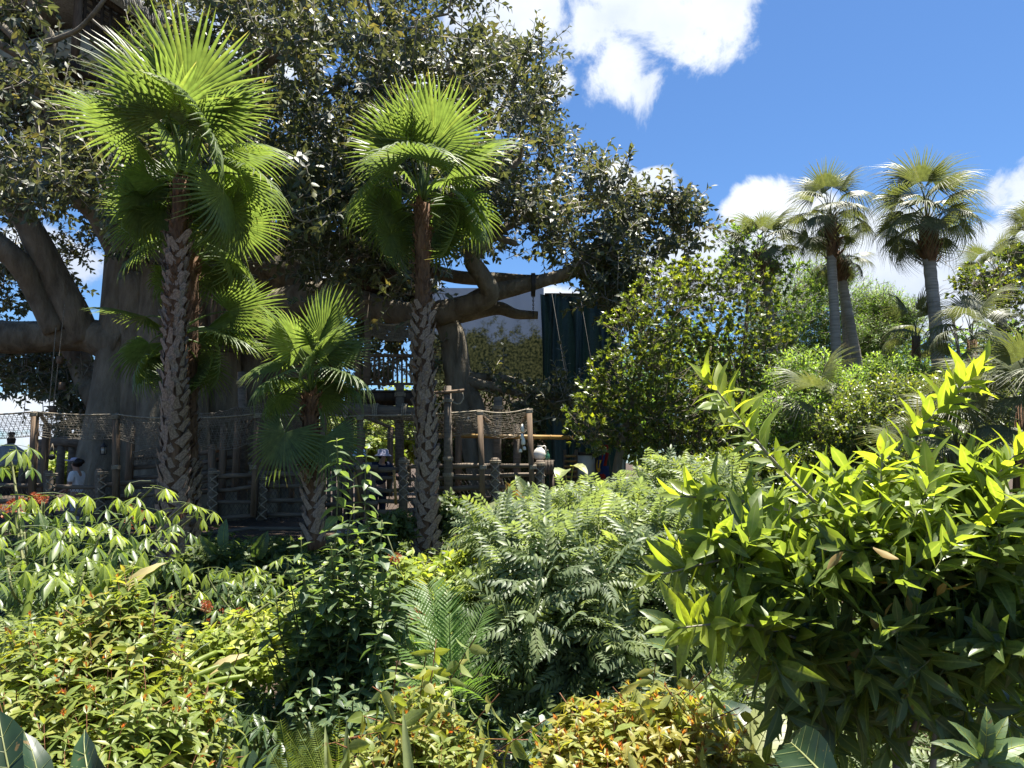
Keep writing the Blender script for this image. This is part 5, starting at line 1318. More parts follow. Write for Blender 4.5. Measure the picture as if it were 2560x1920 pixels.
# upright shrub with opposite leaves on straight stems
def upright(lab, base, leaders, size, gap, age, nobj, r=.007):
    t_ = thing('upright_shrub', lab, 'shrub', base, 'upright leafy shrubs')
    q = Geo(); P, d, n_, S, A = [], [], [], [], []
    for (x0, y0, Y0, x1, y1, Y1) in leaders:
        a, b = at(x0, y0, Y0), at(x1, y1, Y1)
        p = smooth_path([a, a * .6 + b * .4 + rng.normal(0, .02, 3), a * .25 + b * .75 + rng.normal(0, .02, 3), b], 8)
        q.tube(p, np.linspace(r, r * .35, len(p)), 5)
        Lp = np.linalg.norm(b - a); nn = int(Lp / gap)
        for j in range(nn):
            f = .08 + .92 * (j + .5) / nn; c = np.array([np.interp(f * (len(p) - 1), range(len(p)), p[:, i]) for i in range(3)])
            for s in (0, 1):
                an = j * 1.57 + s * math.pi + rng.normal(0, .25)
                e = rng.uniform(-.55, .3) + (.5 if f > .9 else 0)
                dd = nrm(np.array([math.cos(an) , math.sin(an), e]))
                P.append(c); d.append(dd); n_.append(np.array([0, 0, 1.]) + .3 * dd * -1 + rng.normal(0, .18, 3))
                S.append(size * rng.uniform(.75, 1.15) * (1 - .55 * max(0, f - .8) / .2)); A.append(rng.normal(age, .15) + .5 * max(0, f - .85) / .15)
    q.build('stems', M['stemgreen'], t_, smooth=True)
    foliage(t_, OVATE, (np.array(d), nrm(np.array(n_)), np.array(P), np.array(S)), np.array(A), LM['privet'], nobj)
ld = [(850, 1640, 3.7, 842, 1095, 3.7), (925, 1620, 3.7, 917, 1112, 3.7), (790, 1680, 3.6, 752, 1340, 3.6), (980, 1700, 3.6, 985, 1395, 3.6), (905, 1650, 3.5, 885, 1260, 3.5), (940, 1680, 3.5, 955, 1300, 3.5)]
for (x_, y_) in ((655, 1560), (690, 1490), (720, 1430), (670, 1640), (1000, 1470), (1015, 1540)):
    ld.append((880 + (x_ - 880) * .5, 1860, 3.7, x_, y_, 3.6))
for i in range(84):
    x = rng.uniform(730, 985); yt = rng.uniform(1330, 1620) + abs(x - 880) * .7; ld.append((880 + (x - 880) * .45, 1860, 3.7, x, yt, rng.uniform(3.3, 4.2)))
upright('upright dark green shrub with two long leafy leaders rising in front of the fence', at(880, 1900, 3.7), ld, .098, .044, .38, 300)
ld = []
for i in range(26):
    x = rng.uniform(720, 980); ld.append((x * .6 + 350, 1960, 3.3, x, rng.uniform(1660, 1800), rng.uniform(3.0, 3.5)))
upright('shaded lower shrub at the foot of the tall upright one', at(860, 1960, 3.2), ld, .085, .05, .15, 150)

# yellow green shrub and lime creeper in the middle
compound_shrub('lime_shrub', 'yellow green leafy shrub in sun between the upright shrub and the pinnate shrub', at(1080, 1640, 5.6),
    [blob(1080, 1460, 110, 60, 5.6, .5), blob(1150, 1420, 70, 40, 5.8, .4), blob(1010, 1430, 40, 50, 5.2, .3), blob(1080, 1560, 120, 70, 5.4, .5), blob(1180, 1560, 70, 60, 5.4, .4)],
    380, 9, .11, LM['lime'], OVATE + LANCE[1:2], .5, 75, 35, .4, .6, 200, (.15, .3), 'spiral', nclus=50, young_top=.5)
compound_shrub('lime_creeper', 'mound of lime heart leaved creeper with orange flowers beside the cassava', at(590, 1640, 4.2),
    [blob(600, 1580, 90, 50, 4.2, .4), blob(700, 1560, 70, 45, 4.2, .35), blob(520, 1620, 60, 50, 4.0, .3), blob(650, 1640, 110, 50, 3.95, .35), blob(740, 1530, 50, 40, 4.3, .3)],
    420, 7, .062, LM['lime'], HEART, .55, 80, 45, .2, 1.4, 200, (.1, .2), 'spiral', nclus=40, young_top=.5, inner=.6, cat='creeper')
# ground cover over the banks
def cover(lab, n, xr, yr, size, mat, age, hmax=.22):
    P = np.stack([rng.uniform(*xr, n), rng.uniform(*yr, n), np.zeros(n)], 1)
    z = ground_z(P[:, 0], P[:, 1]); ok = (z > -.62); P, z = P[ok], z[ok]
    hgt = hmax * (.35 + .65 * (.5 + .5 * np.sin(P[:, 0] * 2.1 + 3 * np.sin(P[:, 1] * 1.3)) * np.cos(P[:, 1] * 1.7)))
    P[:, 2] = z + rng.uniform(.02, 1, len(P)) * hgt
    d = nrm(np.stack([rng.normal(0, 1, len(P)), rng.normal(-.3, 1, len(P)), rng.normal(.05, .4, len(P))], 1))
    q = Geo(); R = frames(d, nrm(np.array([0, 0, 1.]) + rng.normal(0, .35, (len(P), 3)))); ti = rng.integers(0, 2, len(P)); S = size * rng.uniform(.6, 1.25, len(P)); tint = np.clip(rng.normal(age, .22, len(P)), 0, 1)
    for t in range(2):
        k = ti == t; q.inst((OVATE + HEART)[t * 2], R[k], P[k], S[k], tint[k])
    o = q.build('ground_cover', LM[mat], smooth=True); tag(o, lab, 'ground cover', kind='stuff')
cover('leafy ground cover on the bank below the boardwalk', 30000, (-9, 9), (8.2, 13.2), .11, 'cover', .4, .4)
cover('leafy ground cover on the near banks between the shrubs', 22000, (-5, 5), (1.6, 8.2), .085, 'cover', .3, .3)
cover('ground cover under the thicket at the right', 16000, (2.5, 16), (9, 26), .16, 'cover', .45, .6)
for (lab, bx, by, bY, bl) in (('climbing leafy vine right of the second tall palm trunk', 1120, 1330, 11.6, [blob(1120, 1265, 45, 40, 11.6, .3), blob(1150, 1310, 40, 30, 11.5, .25), blob(1090, 1320, 30, 30, 11.6, .2)]),
                         ('dark leafy bush at the boardwalk edge left of the second palm', 1000, 1370, 11.2, [blob(990, 1310, 60, 40, 11.3, .35), blob(950, 1350, 50, 40, 11, .3)]),
                         ('low dark leafy bush below the boardwalk between the palms', 680, 1420, 9.6, [blob(680, 1380, 110, 45, 9.8, .5), blob(600, 1420, 70, 40, 9.4, .4), blob(780, 1430, 80, 40, 9.4, .4)]),
                         ('leafy bush under the boardwalk behind the cassava', 520, 1440, 9.0, [blob(520, 1400, 70, 60, 9.2, .4), blob(440, 1440, 60, 50, 9, .4), blob(600, 1460, 90, 40, 8.4, .4)])):
    compound_shrub('leafy_bush', lab, at(bx, by, bY), bl, 150, 9, .12, LM['cover'], OVATE + HEART, .35, 75, 40, .3, .7, 60, (.12, .25), 'spiral', nclus=20, stems=3, tr=.015)

# ------------------------------------------------------------------ firebushes with red young tips
def firebush(lab, base, blobs, nsh, size, nobj, age=.42, L=(.25, .45), redden=.28):
    t_ = thing('firebush', lab, 'shrub', base, 'firebushes along the path')
    tips, dirs = blobs_tips(blobs, nsh, 1.3, .4, .25)
    q = Geo(); sk = []
    for s in range(18):
        tgt = blobs[s % len(blobs)][0] + rng.normal(0, .1, 3); bb = np.asarray(base) + np.array([rng.normal(0, .15), rng.normal(0, .1), -.05])
        tgt = bb + (tgt - bb) * .75; p = bez(bb, bb + (tgt - bb) * np.array([.2, .2, .5]), bb + (tgt - bb) * .7, tgt, 6); q.tube(p, np.linspace(.006, .003, 6), 6); sk += [[*c, .005] for c in p]
    q.build('stems', M['redstem'], t_, smooth=True)
    Ls = rng.uniform(*L, nsh); twigs(t_, tips, dirs, Ls, .0022, M['redstem'])
    lf = leafy(tips, dirs, Ls, 18, size, 'whorl', 82, 48, .22, .75, .12, .25, .62)
    A = np.clip(rng.normal(age, .12, len(lf[2])) + .18 * (lf[4] > .62) * (rng.uniform(size=nsh) < redden)[lf[5]], 0, .76)
    foliage(t_, LANCE[1:] + OVATE[1:], lf, A, LM['fire'], nobj)
    hot = rng.uniform(size=nsh) < redden
    lf2 = leafy(tips[hot] + dirs[hot] * .012, dirs[hot], Ls[hot] * .4, 8, size * .36, 'rosette', 75, 18, 0, .2)
    q = Geo(); q.inst(LANCE[0], frames(lf2[0], lf2[1]), lf2[2], lf2[3], np.clip(rng.normal(.90, .07, len(lf2[2])), .8, 1)); q.build('young_tips', LM['fire'], t_, kind='stuff')
firebush('big firebush with red young tips filling the lower left corner', at(260, 2250, 2.9),
    [blob(150, 1640, 150, 120, 2.9, .35), blob(330, 1600, 110, 110, 3.0, .3), blob(290, 1780, 220, 150, 2.7, .4), blob(90, 1800, 130, 150, 2.6, .35), blob(450, 1830, 110, 120, 2.7, .3), blob(230, 1950, 260, 150, 2.4, .3), blob(300, 1480, 40, 60, 3.0, .15)],
    560, .082, 300)
firebush('small firebush at the bottom centre with pale yellow leaves', at(1060, 2250, 2.5),
    [blob(1060, 1790, 80, 60, 2.5, .2), blob(1070, 1890, 120, 90, 2.4, .22), blob(970, 1900, 80, 80, 2.4, .2), blob(1150, 1930, 80, 80, 2.4, .2)],
    300, .074, 280, .55)
firebush('firebush with bronze leaves at the bottom, left of the glossy shrub trunk', at(1600, 2250, 2.5),
    [blob(1640, 1790, 130, 60, 2.5, .22), blob(1500, 1850, 130, 80, 2.4, .22), blob(1690, 1880, 130, 80, 2.4, .22), blob(1430, 1930, 100, 80, 2.3, .2), blob(1580, 1940, 150, 90, 2.3, .2), blob(1790, 1850, 60, 60, 2.5, .2)],
    420, .076, 300, .66, (.2, .35), .75)

# ------------------------------------------------------------------ the big glossy shrub at the right
t_ = thing('glossy_shrub', 'big bright green shrub with long pointed leaves filling the right foreground', 'shrub', at(2230, 2150, 2.4))
trunkb = at(2240, 2150, 2.4)
q = Geo()
br = [[(2245, 1900, 2.4, 11), (2215, 1720, 2.4, 9), (2150, 1620, 2.3, 7), (2050, 1560, 2.2, 6), (1960, 1480, 2.1, 4)],
      [(2240, 1880, 2.4, 10), (2225, 1650, 2.45, 8), (2180, 1450, 2.4, 6), (2120, 1340, 2.3, 5), (1950, 1170, 2.2, 4), (1850, 1050, 2.15, 3), (1768, 945, 2.1, 2)],
      [(2250, 1880, 2.45, 10), (2290, 1600, 2.5, 7), (2250, 1350, 2.5, 5), (2190, 1200, 2.45, 4), (2290, 1080, 2.4, 3), (2380, 990, 2.4, 2.5), (2450, 915, 2.4, 2)],
      [(2270, 1860, 2.4, 9), (2380, 1600, 2.3, 6), (2440, 1400, 2.2, 5), (2480, 1220, 2.15, 4), (2560, 1110, 2.1, 2)],
      [(2225, 1700, 2.4, 6), (2160, 1500, 2.3, 5), (2175, 1350, 2.25, 4), (2200, 1240, 2.2, 3), (2205, 1130, 2.2, 2)],
      [(2200, 1720, 2.35, 6), (2000, 1600, 2.1, 4), (1850, 1560, 1.95, 3), (1690, 1570, 1.85, 2)],
      [(2160, 1480, 2.3, 5), (1960, 1370, 2.15, 4), (1800, 1400, 2.05, 3), (1640, 1440, 2.0, 2)],
      [(2120, 1380, 2.3, 5), (1930, 1270, 2.2, 4), (1800, 1250, 2.15, 3), (1700, 1240, 2.1, 2)],
      [(2350, 1700, 2.3, 6), (2450, 1620, 2.1, 4), (2560, 1560, 2.0, 3), (2650, 1520, 1.95, 2)],
      [(2300, 1560, 2.4, 6), (2430, 1480, 2.2, 4), (2540, 1380, 2.1, 3), (2640, 1310, 2.0, 2)]]
sk = []; main_p = []
for pts in br:
    p = smooth_path([[*at(x, y, d), m(r, d)] for x, y, d, r in pts], 6); q.tube(p[:, :3], p[:, 3], 7); sk += list(p); main_p.append(p)
q.tube([trunkb, at(2245, 1890, 2.4)], [m(15, 2.4), m(12, 2.4)], 8)
q.tube([at(2300, 2150, 2.4), at(2330, 1950, 2.4), at(2350, 1690, 2.3)], [m(9, 2.4), m(8, 2.4), m(6, 2.3)], 7)
q.build('trunk', M['twig'], t_, smooth=True)
# leaves straight on the long outer shoots
D, NN, P, S, A = [], [], [], [], []
for p in main_p[1:]:
    dp = nrm(np.gradient(p[:, :3], axis=0)); Lp = np.linalg.norm(np.diff(p[:, :3], axis=0), axis=1).sum()
    nl = int(Lp * .72 / .0115)
    for j in range(nl):
        f = .30 + .70 * (j + .5) / nl; i = f * (len(p) - 1); c = np.array([np.interp(i, range(len(p)), p[:, k]) for k in range(3)]); dd = dp[int(round(i))]
        a = nrm(np.cross(dd, [0, 0, 1.])); b = np.cross(a, dd); ph = j * 2.39996 + rng.normal(0, .3); al = R_(rng.uniform(40, 70) if f < .95 else rng.uniform(8, 35))
        rad = math.cos(ph) * a + math.sin(ph) * b
        d = math.cos(al) * dd + math.sin(al) * rad + np.array([0, 0, .08])
        D.append(nrm(d)); NN.append(math.sin(al) * dd - math.cos(al) * rad + np.array([0, 0, .45]) + rng.normal(0, .2, 3)); P.append(c)
        S.append(.122 * rng.uniform(.72, 1.15) * (1 if f < .93 else .72)); A.append(np.clip(rng.normal(.74, .10) + .12 * (f > .8), 0, 1))
nlong = len(D)
gb = [blob(2150, 1330, 230, 170, 2.3, .40), blob(2330, 1330, 220, 180, 2.3, .40), blob(1980, 1350, 170, 110, 2.2, .30), blob(2420, 1500, 190, 200, 2.2, .35), blob(2150, 1560, 270, 200, 2.3, .40), blob(1900, 1560, 170, 130, 2.15, .28), blob(2350, 1750, 240, 160, 2.3, .35), blob(2050, 1760, 190, 120, 2.3, .3), blob(1800, 1330, 110, 70, 2.1, .2), blob(2480, 1250, 110, 110, 2.2, .25)]
nsh = 380
tips, dirs = blobs_tips(gb, nsh, .75, .55, .35)
low = (tips[:, 2] < at(2200, 1580, 2.3)[2])
keep = ~low | (rng.uniform(size=nsh) < .5)
tips, dirs, low = tips[keep], dirs[keep], low[keep]; nsh = len(tips)
dirs[low] = nrm(dirs[low] * np.array([1, 1, .3]) + np.array([0, 0, -.35]))
q = Geo(); grow(q, sk, tips[rng.choice(nsh, 110, replace=False)], .0028, 5, .08); q.build('branches', M['stemgreen'], t_, smooth=True, kind='stuff')
Ls = rng.uniform(.13, .26, nsh); twigs(t_, tips, dirs, Ls, .0028, M['stemgreen'])
lf = leafy(tips, dirs, Ls, 11, .132, 'spiral', 66, 26, .12, .45, .1)
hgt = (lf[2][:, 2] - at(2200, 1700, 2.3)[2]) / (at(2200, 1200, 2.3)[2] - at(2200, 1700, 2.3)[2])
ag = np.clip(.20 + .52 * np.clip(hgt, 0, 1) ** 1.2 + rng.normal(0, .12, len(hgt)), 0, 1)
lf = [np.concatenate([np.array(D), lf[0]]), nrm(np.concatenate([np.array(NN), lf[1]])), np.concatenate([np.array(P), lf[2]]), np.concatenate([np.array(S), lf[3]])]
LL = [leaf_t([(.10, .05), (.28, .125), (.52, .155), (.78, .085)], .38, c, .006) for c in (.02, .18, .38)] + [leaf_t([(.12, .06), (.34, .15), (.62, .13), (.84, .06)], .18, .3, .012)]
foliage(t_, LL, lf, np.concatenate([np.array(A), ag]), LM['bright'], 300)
q = Geo(); k = 14; pp = np.stack([at(rng.uniform(1950, 2450), rng.uniform(1300, 1620), 2.0 + rng.uniform(-.1, .2)) for _ in range(k)]); q.inst(LL[1], frames(nrm(rng.normal(size=(k, 3)) - [0, 0, .6]), rng.normal(size=(k, 3))), pp, rng.uniform(.05, .08, k), rng.uniform(0, .6, k)); q.build('withered_leaves', LM['dry'], t_, kind='stuff')
# ------------------------------------------------------------------ banana, broad leaves, ferns, flowers
def broad(q, base, tip, side, wid, arch=.12, fold=.35, k=9, ribs=True, tint=.5, sink=0.0):
    """one broad paddle leaf from base to tip, face towards side"""
    base, tip = np.asarray(base, float), np.asarray(tip, float)
    d = tip - base; Ld = np.linalg.norm(d); y = d / Ld; x = nrm(np.cross(y, side)); z = np.cross(x, y)
    V = []
    for i in range(k):
        u = i / (k - 1)
        w = wid * Ld * math.sin(math.pi * min(1, (u * .92 + .08)) ** .85) ** .75 if i < k - 1 else 0.0
        c = base + y * Ld * u + z * (arch * Ld * math.sin(u * 2.6) - arch * 1.3 * Ld * u * u)
        for e in (-1, -.5, 0, .5, 1):
            rip = (.012 * Ld * (1 if i % 2 else -1) * abs(e)) if ribs else 0
            V.append(c + x * w * e + z * (fold * w * abs(e) + rip))
    fs = [(5 * i + e, 5 * i + e + 1, 5 * i + e + 6, 5 * i + e + 5) for i in range(k - 1) for e in range(4)]
    q.add(V, fs, tint)

def leaf_plant(name, lab, cat, base, leaves, group=None, mat='big', stalk=.012):
    if name == 'paddle_leaf_plant': mat = 'paddle'
    t_ = thing(name, lab, cat, base, group)
    for (b_, t1, side, w, tint, m_) in leaves:
        q = Geo(); broad(q, b_, t1, side, w, tint=tint); V_ = q.V[0]; o = q.build('leaf', LM[m_] if m_ else LM[mat], t_, smooth=True)
        q = Geo(); cl_ = V_[2::5] + nrm(side) * .002 * np.linalg.norm(np.asarray(t1) - b_); Lr = np.linalg.norm(np.asarray(t1) - b_); q.tube(cl_, np.linspace(.016, .003, len(cl_)) * Lr, 4, .9)
        for i_ in range(1, 8):
            for e_ in (0, 4): q.tube([V_[5 * i_ + 2] + nrm(side) * .003 * Lr, V_[5 * min(8, i_ + 1) + e_] * .9 + V_[5 * i_ + e_] * .1 + nrm(side) * .004 * Lr], [.004 * Lr, .0015 * Lr], 3, .8, cap=False)
        q.build('midrib', LM['lime'] if mat == 'big' else LM['big'], o)
        q = Geo(); b0 = np.asarray(b_); bb = np.asarray(base); q.tube(bez(bb, bb * .6 + b0 * .4 + [0, 0, .05], bb * .2 + b0 * .8, b0 + (np.asarray(t1) - b0) * .08, 6), np.linspace(stalk * 1.4, stalk * .7, 6), 6); q.build('leaf_stalk', M['stemgreen'], t_)
    return t_
Yb = 9.3
leaf_plant('banana_plant', 'small banana plant with one orange withered leaf below the boardwalk fence', 'banana', at(1330, 1380, Yb), [
    (at(1345, 1285, Yb), at(1288, 1185, Yb + .1), (0, -1, .2), .16, .75, None),
    (at(1330, 1290, Yb - .1), at(1262, 1205, Yb - .2), (-.4, -.8, .3), .17, .1, 'dry'),
    (at(1345, 1285, Yb), at(1390, 1215, Yb + .1), (.3, -.9, .5), .17, .8, None),
    (at(1335, 1290, Yb - .1), at(1182, 1275, Yb - .3), (0, -.7, .8), .17, .95, None),
    (at(1345, 1285, Yb), at(1420, 1262, Yb - .3), (.1, -.6, .8), .17, .8, None),
    (at(1330, 1290, Yb), at(1215, 1310, Yb - .4), (0, -.5, .9), .2, .9, None)], stalk=.025)
leaf_plant('banana_plant', 'young broad leaf plant standing between the low bush and the fence at the left', 'banana', at(560, 1420, 9.3), [
    (at(560, 1375, 9.3), at(563, 1295, 9.4), (0, -1, .2), .18, .55, None), (at(640, 1395, 9.3), at(668, 1330, 9.2), (.3, -.9, .3), .26, .1, None), (at(545, 1390, 9.2), at(500, 1340, 9.1), (-.3, -.8, .5), .2, .4, None)])
leaf_plant('taro_plant', 'large drooping taro leaves below the pale panel at the end of the boardwalk', 'taro', at(1420, 1290, 11), [
    (at(1415, 1175, 11), at(1395, 1196, 10.7), (-.2, -.6, .8), .36, .8, None), (at(1430, 1165, 11), at(1470, 1182, 10.7), (.2, -.6, .8), .22, 1.0, None), (at(1430, 1220, 11), at(1480, 1250, 10.8), (.2, -.6, .8), .3, .5, None), (at(1400, 1230, 11), at(1362, 1262, 10.8), (-.2, -.6, .8), .3, .5, None)])
leaf_plant('paddle_leaf_plant', 'dark paddle leaved plant cut by the lower left corner of the view', 'bird of paradise', at(60, 2250, 1.5), [
    (at(60, 2080, 1.5), at(-10, 1770, 1.55), (.4, -.8, .3), .22, .12, None), (at(100, 2060, 1.45), at(70, 1822, 1.5), (.8, -.5, .2), .16, .2, None),
    (at(300, 2100, 1.5), at(192, 1822, 1.6), (-.2, -.9, .4), .17, .45, None)])
leaf_plant('paddle_leaf_plant', 'single rolled young leaf standing up right of the big firebush', 'bird of paradise', at(560, 2200, 1.9), [
    (at(575, 2010, 1.9), at(550, 1862, 1.95), (-.7, -.6, .2), .11, .5, None)])
leaf_plant('paddle_leaf_plant', 'dark folded paddle leaf under the glossy shrub at the bottom right', 'bird of paradise', at(1990, 2200, 1.8), [
    (at(2080, 1960, 1.7), at(1955, 1835, 1.95), (-.5, -.6, .6), .24, .05, None), (at(1880, 1900, 2.6), at(1945, 1745, 2.8), (-.3, -.9, .2), .22, .9, 'big'), (at(1880, 1860, 2.7), at(1800, 1740, 2.9), (.2, -.8, .4), .26, .2, None)])
leaf_plant('broad_leaf_stem', 'pointed green leaf standing at the left side of the glossy shrub', 'bird of paradise', at(1700, 1800, 3.0), [
    (at(1690, 1580, 3.0), at(1600, 1522, 3.0), (.2, -.9, .5), .19, .55, None), (at(1690, 1640, 3.0), at(1612, 1600, 2.9), (0, -.7, .7), .16, .45, None)])
leaf_plant('star_leaf_plant', 'star shaped green leaf lying across the lower right corner', 'plant', at(2460, 2150, 1.35), [
    (at(2455, 1905, 1.35), at(x, y, 1.35), (0, -.55, .8), .15, .5, None) for x, y in ((2380, 1800), (2330, 1850), (2520, 1790), (2600, 1850), (2470, 1770), (2390, 1920), (2600, 1930))])
# cut and curled leaf stalks
for lab, items in (('pale cut leaf stalks leaning out of the cassava at the left', [((170, 1600, 3.3), (400, 1415, 3.5), .022, .7), ((230, 1500, 3.5), (330, 1420, 3.5), .03, .8), ((60, 1560, 3.3), (90, 1430, 3.4), .022, .5)]),
                   ('long green leaf stalks leaning right out of the firebush', [((410, 1740, 3.0), (610, 1648, 3.2), .020, .5), ((420, 1720, 3.1), (540, 1630, 3.3), .022, .4), ((450, 1750, 3.0), (610, 1690, 3.1), .02, .5), ((455, 1680, 3.1), (525, 1605, 3.2), .005, .5)])):
    t_ = thing('leaf_stalks', lab, 'stalks', at(items[0][0][0], items[0][0][1] + 120, items[0][0][2]))
    for (a_, b_, r, tt) in items:
        q = Geo(); a, b = at(*a_), at(*b_); c = (a + b) / 2 + [0, 0, .02]
        q.tube(smooth_path([at(a_[0] - 30, a_[1] + 130, a_[2] - .1), a, c, b], 5), np.linspace(r * 1.1, r * .45, 16), 7); q.build('stalk', LM['lime'] if r > .01 else LM['cassava'], t_, smooth=True)
    q = Geo(); a, b = at(*items[0][0]), at(*items[0][1]); broad(q, a * .5 + b * .5, b + [.02, 0, .03], (0, -.6, .8), .12, tint=.9); q.build('withered_leaf', LM['dry'], t_, smooth=True)

def feather_frond(npair, R, wid=.22, arch=.5, seed=0, ang=.9):
    rg = np.random.default_rng(seed); q = Geo()
    def rp(u): return np.array([0, R * u * (1 - .12 * arch * u), R * (.10 * u - arch * .45 * u * u)])
    q.tube([rp(u) for u in np.linspace(0, 1, 8)], np.linspace(.010, .002, 8), 4, .6)
    for u in np.linspace(.16, .98, npair):
        L_ = wid * R * (math.sin(math.pi * (u * .8 + .14)) ** .6)
        for s in (-1, 1):
            d = nrm(np.array([s * math.sin(ang), math.cos(ang) + .2, .28 - .1 * rg.random()])); n_ = np.array([-.35 * s, 0, 1.])
            q.inst(THIN[rg.integers(0, 2)], frames(d[None], n_[None]), rp(u)[None], np.array([[L_ * .55, L_, L_]]), .5)
    return q
FF = [feather_frond(22, 1.0, .26, a_, i).mesh('frond', LM['feather']) for i, a_ in enumerate((.35, .7, 1.0))]
t_ = thing('feather_palm', 'small feather palm with arching fronds at the foot of the yellow green shrub', 'palm', at(1130, 1760, 3.7))
c = at(1128, 1750, 3.7)
for (x, y, Y, s, v) in ((960, 1600, 3.5, .0, 0), (1015, 1490, 3.9, 0, 0), (1120, 1470, 3.8, 0, 0), (1215, 1510, 3.9, 0, 1), (1215, 1660, 3.4, 0, 2), (945, 1680, 3.4, 0, 1), (1060, 1440, 4.3, 0, 1), (1180, 1700, 3.3, 0, 2)):
    h = at(x, y, Y); d = h - c; L_ = np.linalg.norm(d); d = nrm(d + np.array([0, 0, .18 * L_])); nv = np.array([0, -.55, .9]) - d * .3
    put('frond', FF[v], t_, frames(d[None], nv[None])[0], c, L_ * 1.08)
q = Geo(); q.tube([c - [0, 0, .35], c - [0, 0, .1], c], [.03, .03, .02], 7); q.build('stem', M['stemgreen'], t_)
FN = [feather_frond(30, 1.0, .13, a_, 5 + i, 1.25).mesh('frond', LM['lime']) for i, a_ in enumerate((.3, .7))]
for lab, px, py, Y, spec in (('sword fern with upright fronds left of the bottom centre firebush', 830, 2010, 2.4, ((690, 1880), (720, 1850), (765, 1830), (850, 1850), (830, 1930), (800, 1870))),
                             ('second sword fern low at the bottom beside the upright shrub', 740, 2020, 2.6, ((690, 1830), (650, 1900), (760, 1880), (720, 1900)))):
    t_ = thing('sword_fern', lab, 'fern', at(px, py, Y)); c = at(px, py, Y)
    for i, (x, y) in enumerate(spec):
        h = at(x, y, Y + .1 * (i % 3 - 1)); d = h - c; L_ = np.linalg.norm(d); put('frond', FN[i % 2], t_, frames(nrm(d + [0, 0, .1])[None], np.array([[.2, -.8, .5]]))[0], c, L_ * 1.1)
# sword leaves
for lab, base, spec in (('upright sword leaved plant right of the low ferns', (880, 2080, 2.3), ((865, 1800, 2.3), (810, 1810, 2.4), (815, 1860, 2.2))),
                        ('green strap leaves arching at both sides of the bottom centre firebush', (1090, 2150, 2.1), ((1005, 1770, 2.2), (1215, 1850, 2.15), (1235, 1905, 2.1), (905, 1905, 2.0), (1180, 1890, 2.05)))):
    t_ = thing('sword_plant', lab, 'plant', at(*base)); b0 = at(*base)
    for x, y, Y in spec:
        h = at(x, y, Y); q = Geo(); b1 = b0 + np.array([(h[0] - b0[0]) * .35, 0, 0]); broad(q, b1, h, (0, -1, .3), .042, arch=.06, fold=.5, ribs=False, tint=.8); q.build('leaf', LM['big'], t_, smooth=True)
# orange flower clusters in the creeper, red ones by the fence
FL = leaf_t([(.5, .3)], .2, .3)
qf = Geo(); k = 46; dd = nrm(rng.normal(size=(k, 3)) + [0, 0, .5]); qf.inst(FL, frames(dd, rng.normal(size=(k, 3))), dd * .55, np.full(k, .45), rng.uniform(0, 1, k)); fm = qf.mesh('blossom', LM['flower'])
for i, (x, y, Y, s, lab) in enumerate(((545, 1570, 4.55, .05, 'orange flower cluster above the lime creeper'), (752, 1552, 4.4, .05, 'orange flower cluster at the edge of the upright shrub'), (515, 1515, 4.4, .035, 'small orange flower cluster hanging among the smaller cassava leaves'),
                              (25, 1275, 5.4, .06, 'red flower cluster at the left edge by the fence'), (105, 1250, 5.4, .045, 'red flower cluster among the top leaves of the tall cassava'), (325, 1295, 5.2, .045, 'dark red flower cluster in front of the first palm trunk'),
                              (990, 1400, 5.0, .04, 'small brown red flower head over the yellow green shrub'), (1040, 1535, 4.9, .035, 'small red flower head in the middle of the yellow green shrub'), (600, 1540, 4.5, .03, 'tiny orange flower cluster in the middle of the lime creeper'))):
    t_ = thing('flower_cluster', lab, 'flowers', at(x, y, Y) - np.array([0, 0, .3]), 'flower clusters in the garden')
    c = at(x, y, Y)
    for j in range(5):
        put('blossom', fm, t_, rotz(j * 1.3), c + rng.normal(0, s * .6, 3), s * rng.uniform(.6, 1))
    q = Geo(); q.tube([c - [0, 0, .32], c - [0, 0, .1], c], [.006, .005, .004], 4); q.build('flower_stem', M['stemgreen'], t_)
# ------------------------------------------------------------------ people on the boardwalk
def cloth_m(nm, c): return solid_mat(nm, tuple(v * .85 for v in c), c, 10, .85, .1)
M['skin'] = solid_mat('skin', (.34, .19, .13), (.40, .23, .16), 6, .6, 0)
M['skin2'] = solid_mat('skin_fair', (.50, .31, .23), (.56, .35, .27), 6, .6, 0)
M['hair'] = solid_mat('black_hair', (.006, .005, .005), (.014, .011, .010), 30, .4, .2)
def skin(name, verts, edges, radii, mat, parent, Rm, P, fingers=()):
    me = bpy.data.meshes.new(name); me.from_pydata([tuple(v) for v in verts], edges, []); o = bpy.data.objects.new(name, me); col.objects.link(o)
    sm = o.modifiers.new('skin', 'SKIN'); sm.use_smooth_shade = True
    for i, r in enumerate(radii):
        sv = me.skin_vertices[0].data[i]; sv.radius = r if isinstance(r, tuple) else (r, r); sv.use_root = (i == 0)
    ss = o.modifiers.new('sub', 'SUBSURF'); ss.levels = ss.render_levels = 2
    dg = bpy.context.evaluated_depsgraph_get(); dg.update(); ev = o.evaluated_get(dg); m2 = ev.to_mesh()
    V = np.array([v.co[:] for v in m2.vertices]); Fs = [tuple(p.vertices) for p in m2.polygons]; ev.to_mesh_clear(); bpy.data.objects.remove(o)
    q = Geo(); q.add(V @ Rm.T + P, Fs)
    for f, r in fingers: q.tube(np.asarray(f) @ Rm.T + P, r, 6)
    return q.build(name, mat, parent, smooth=True)
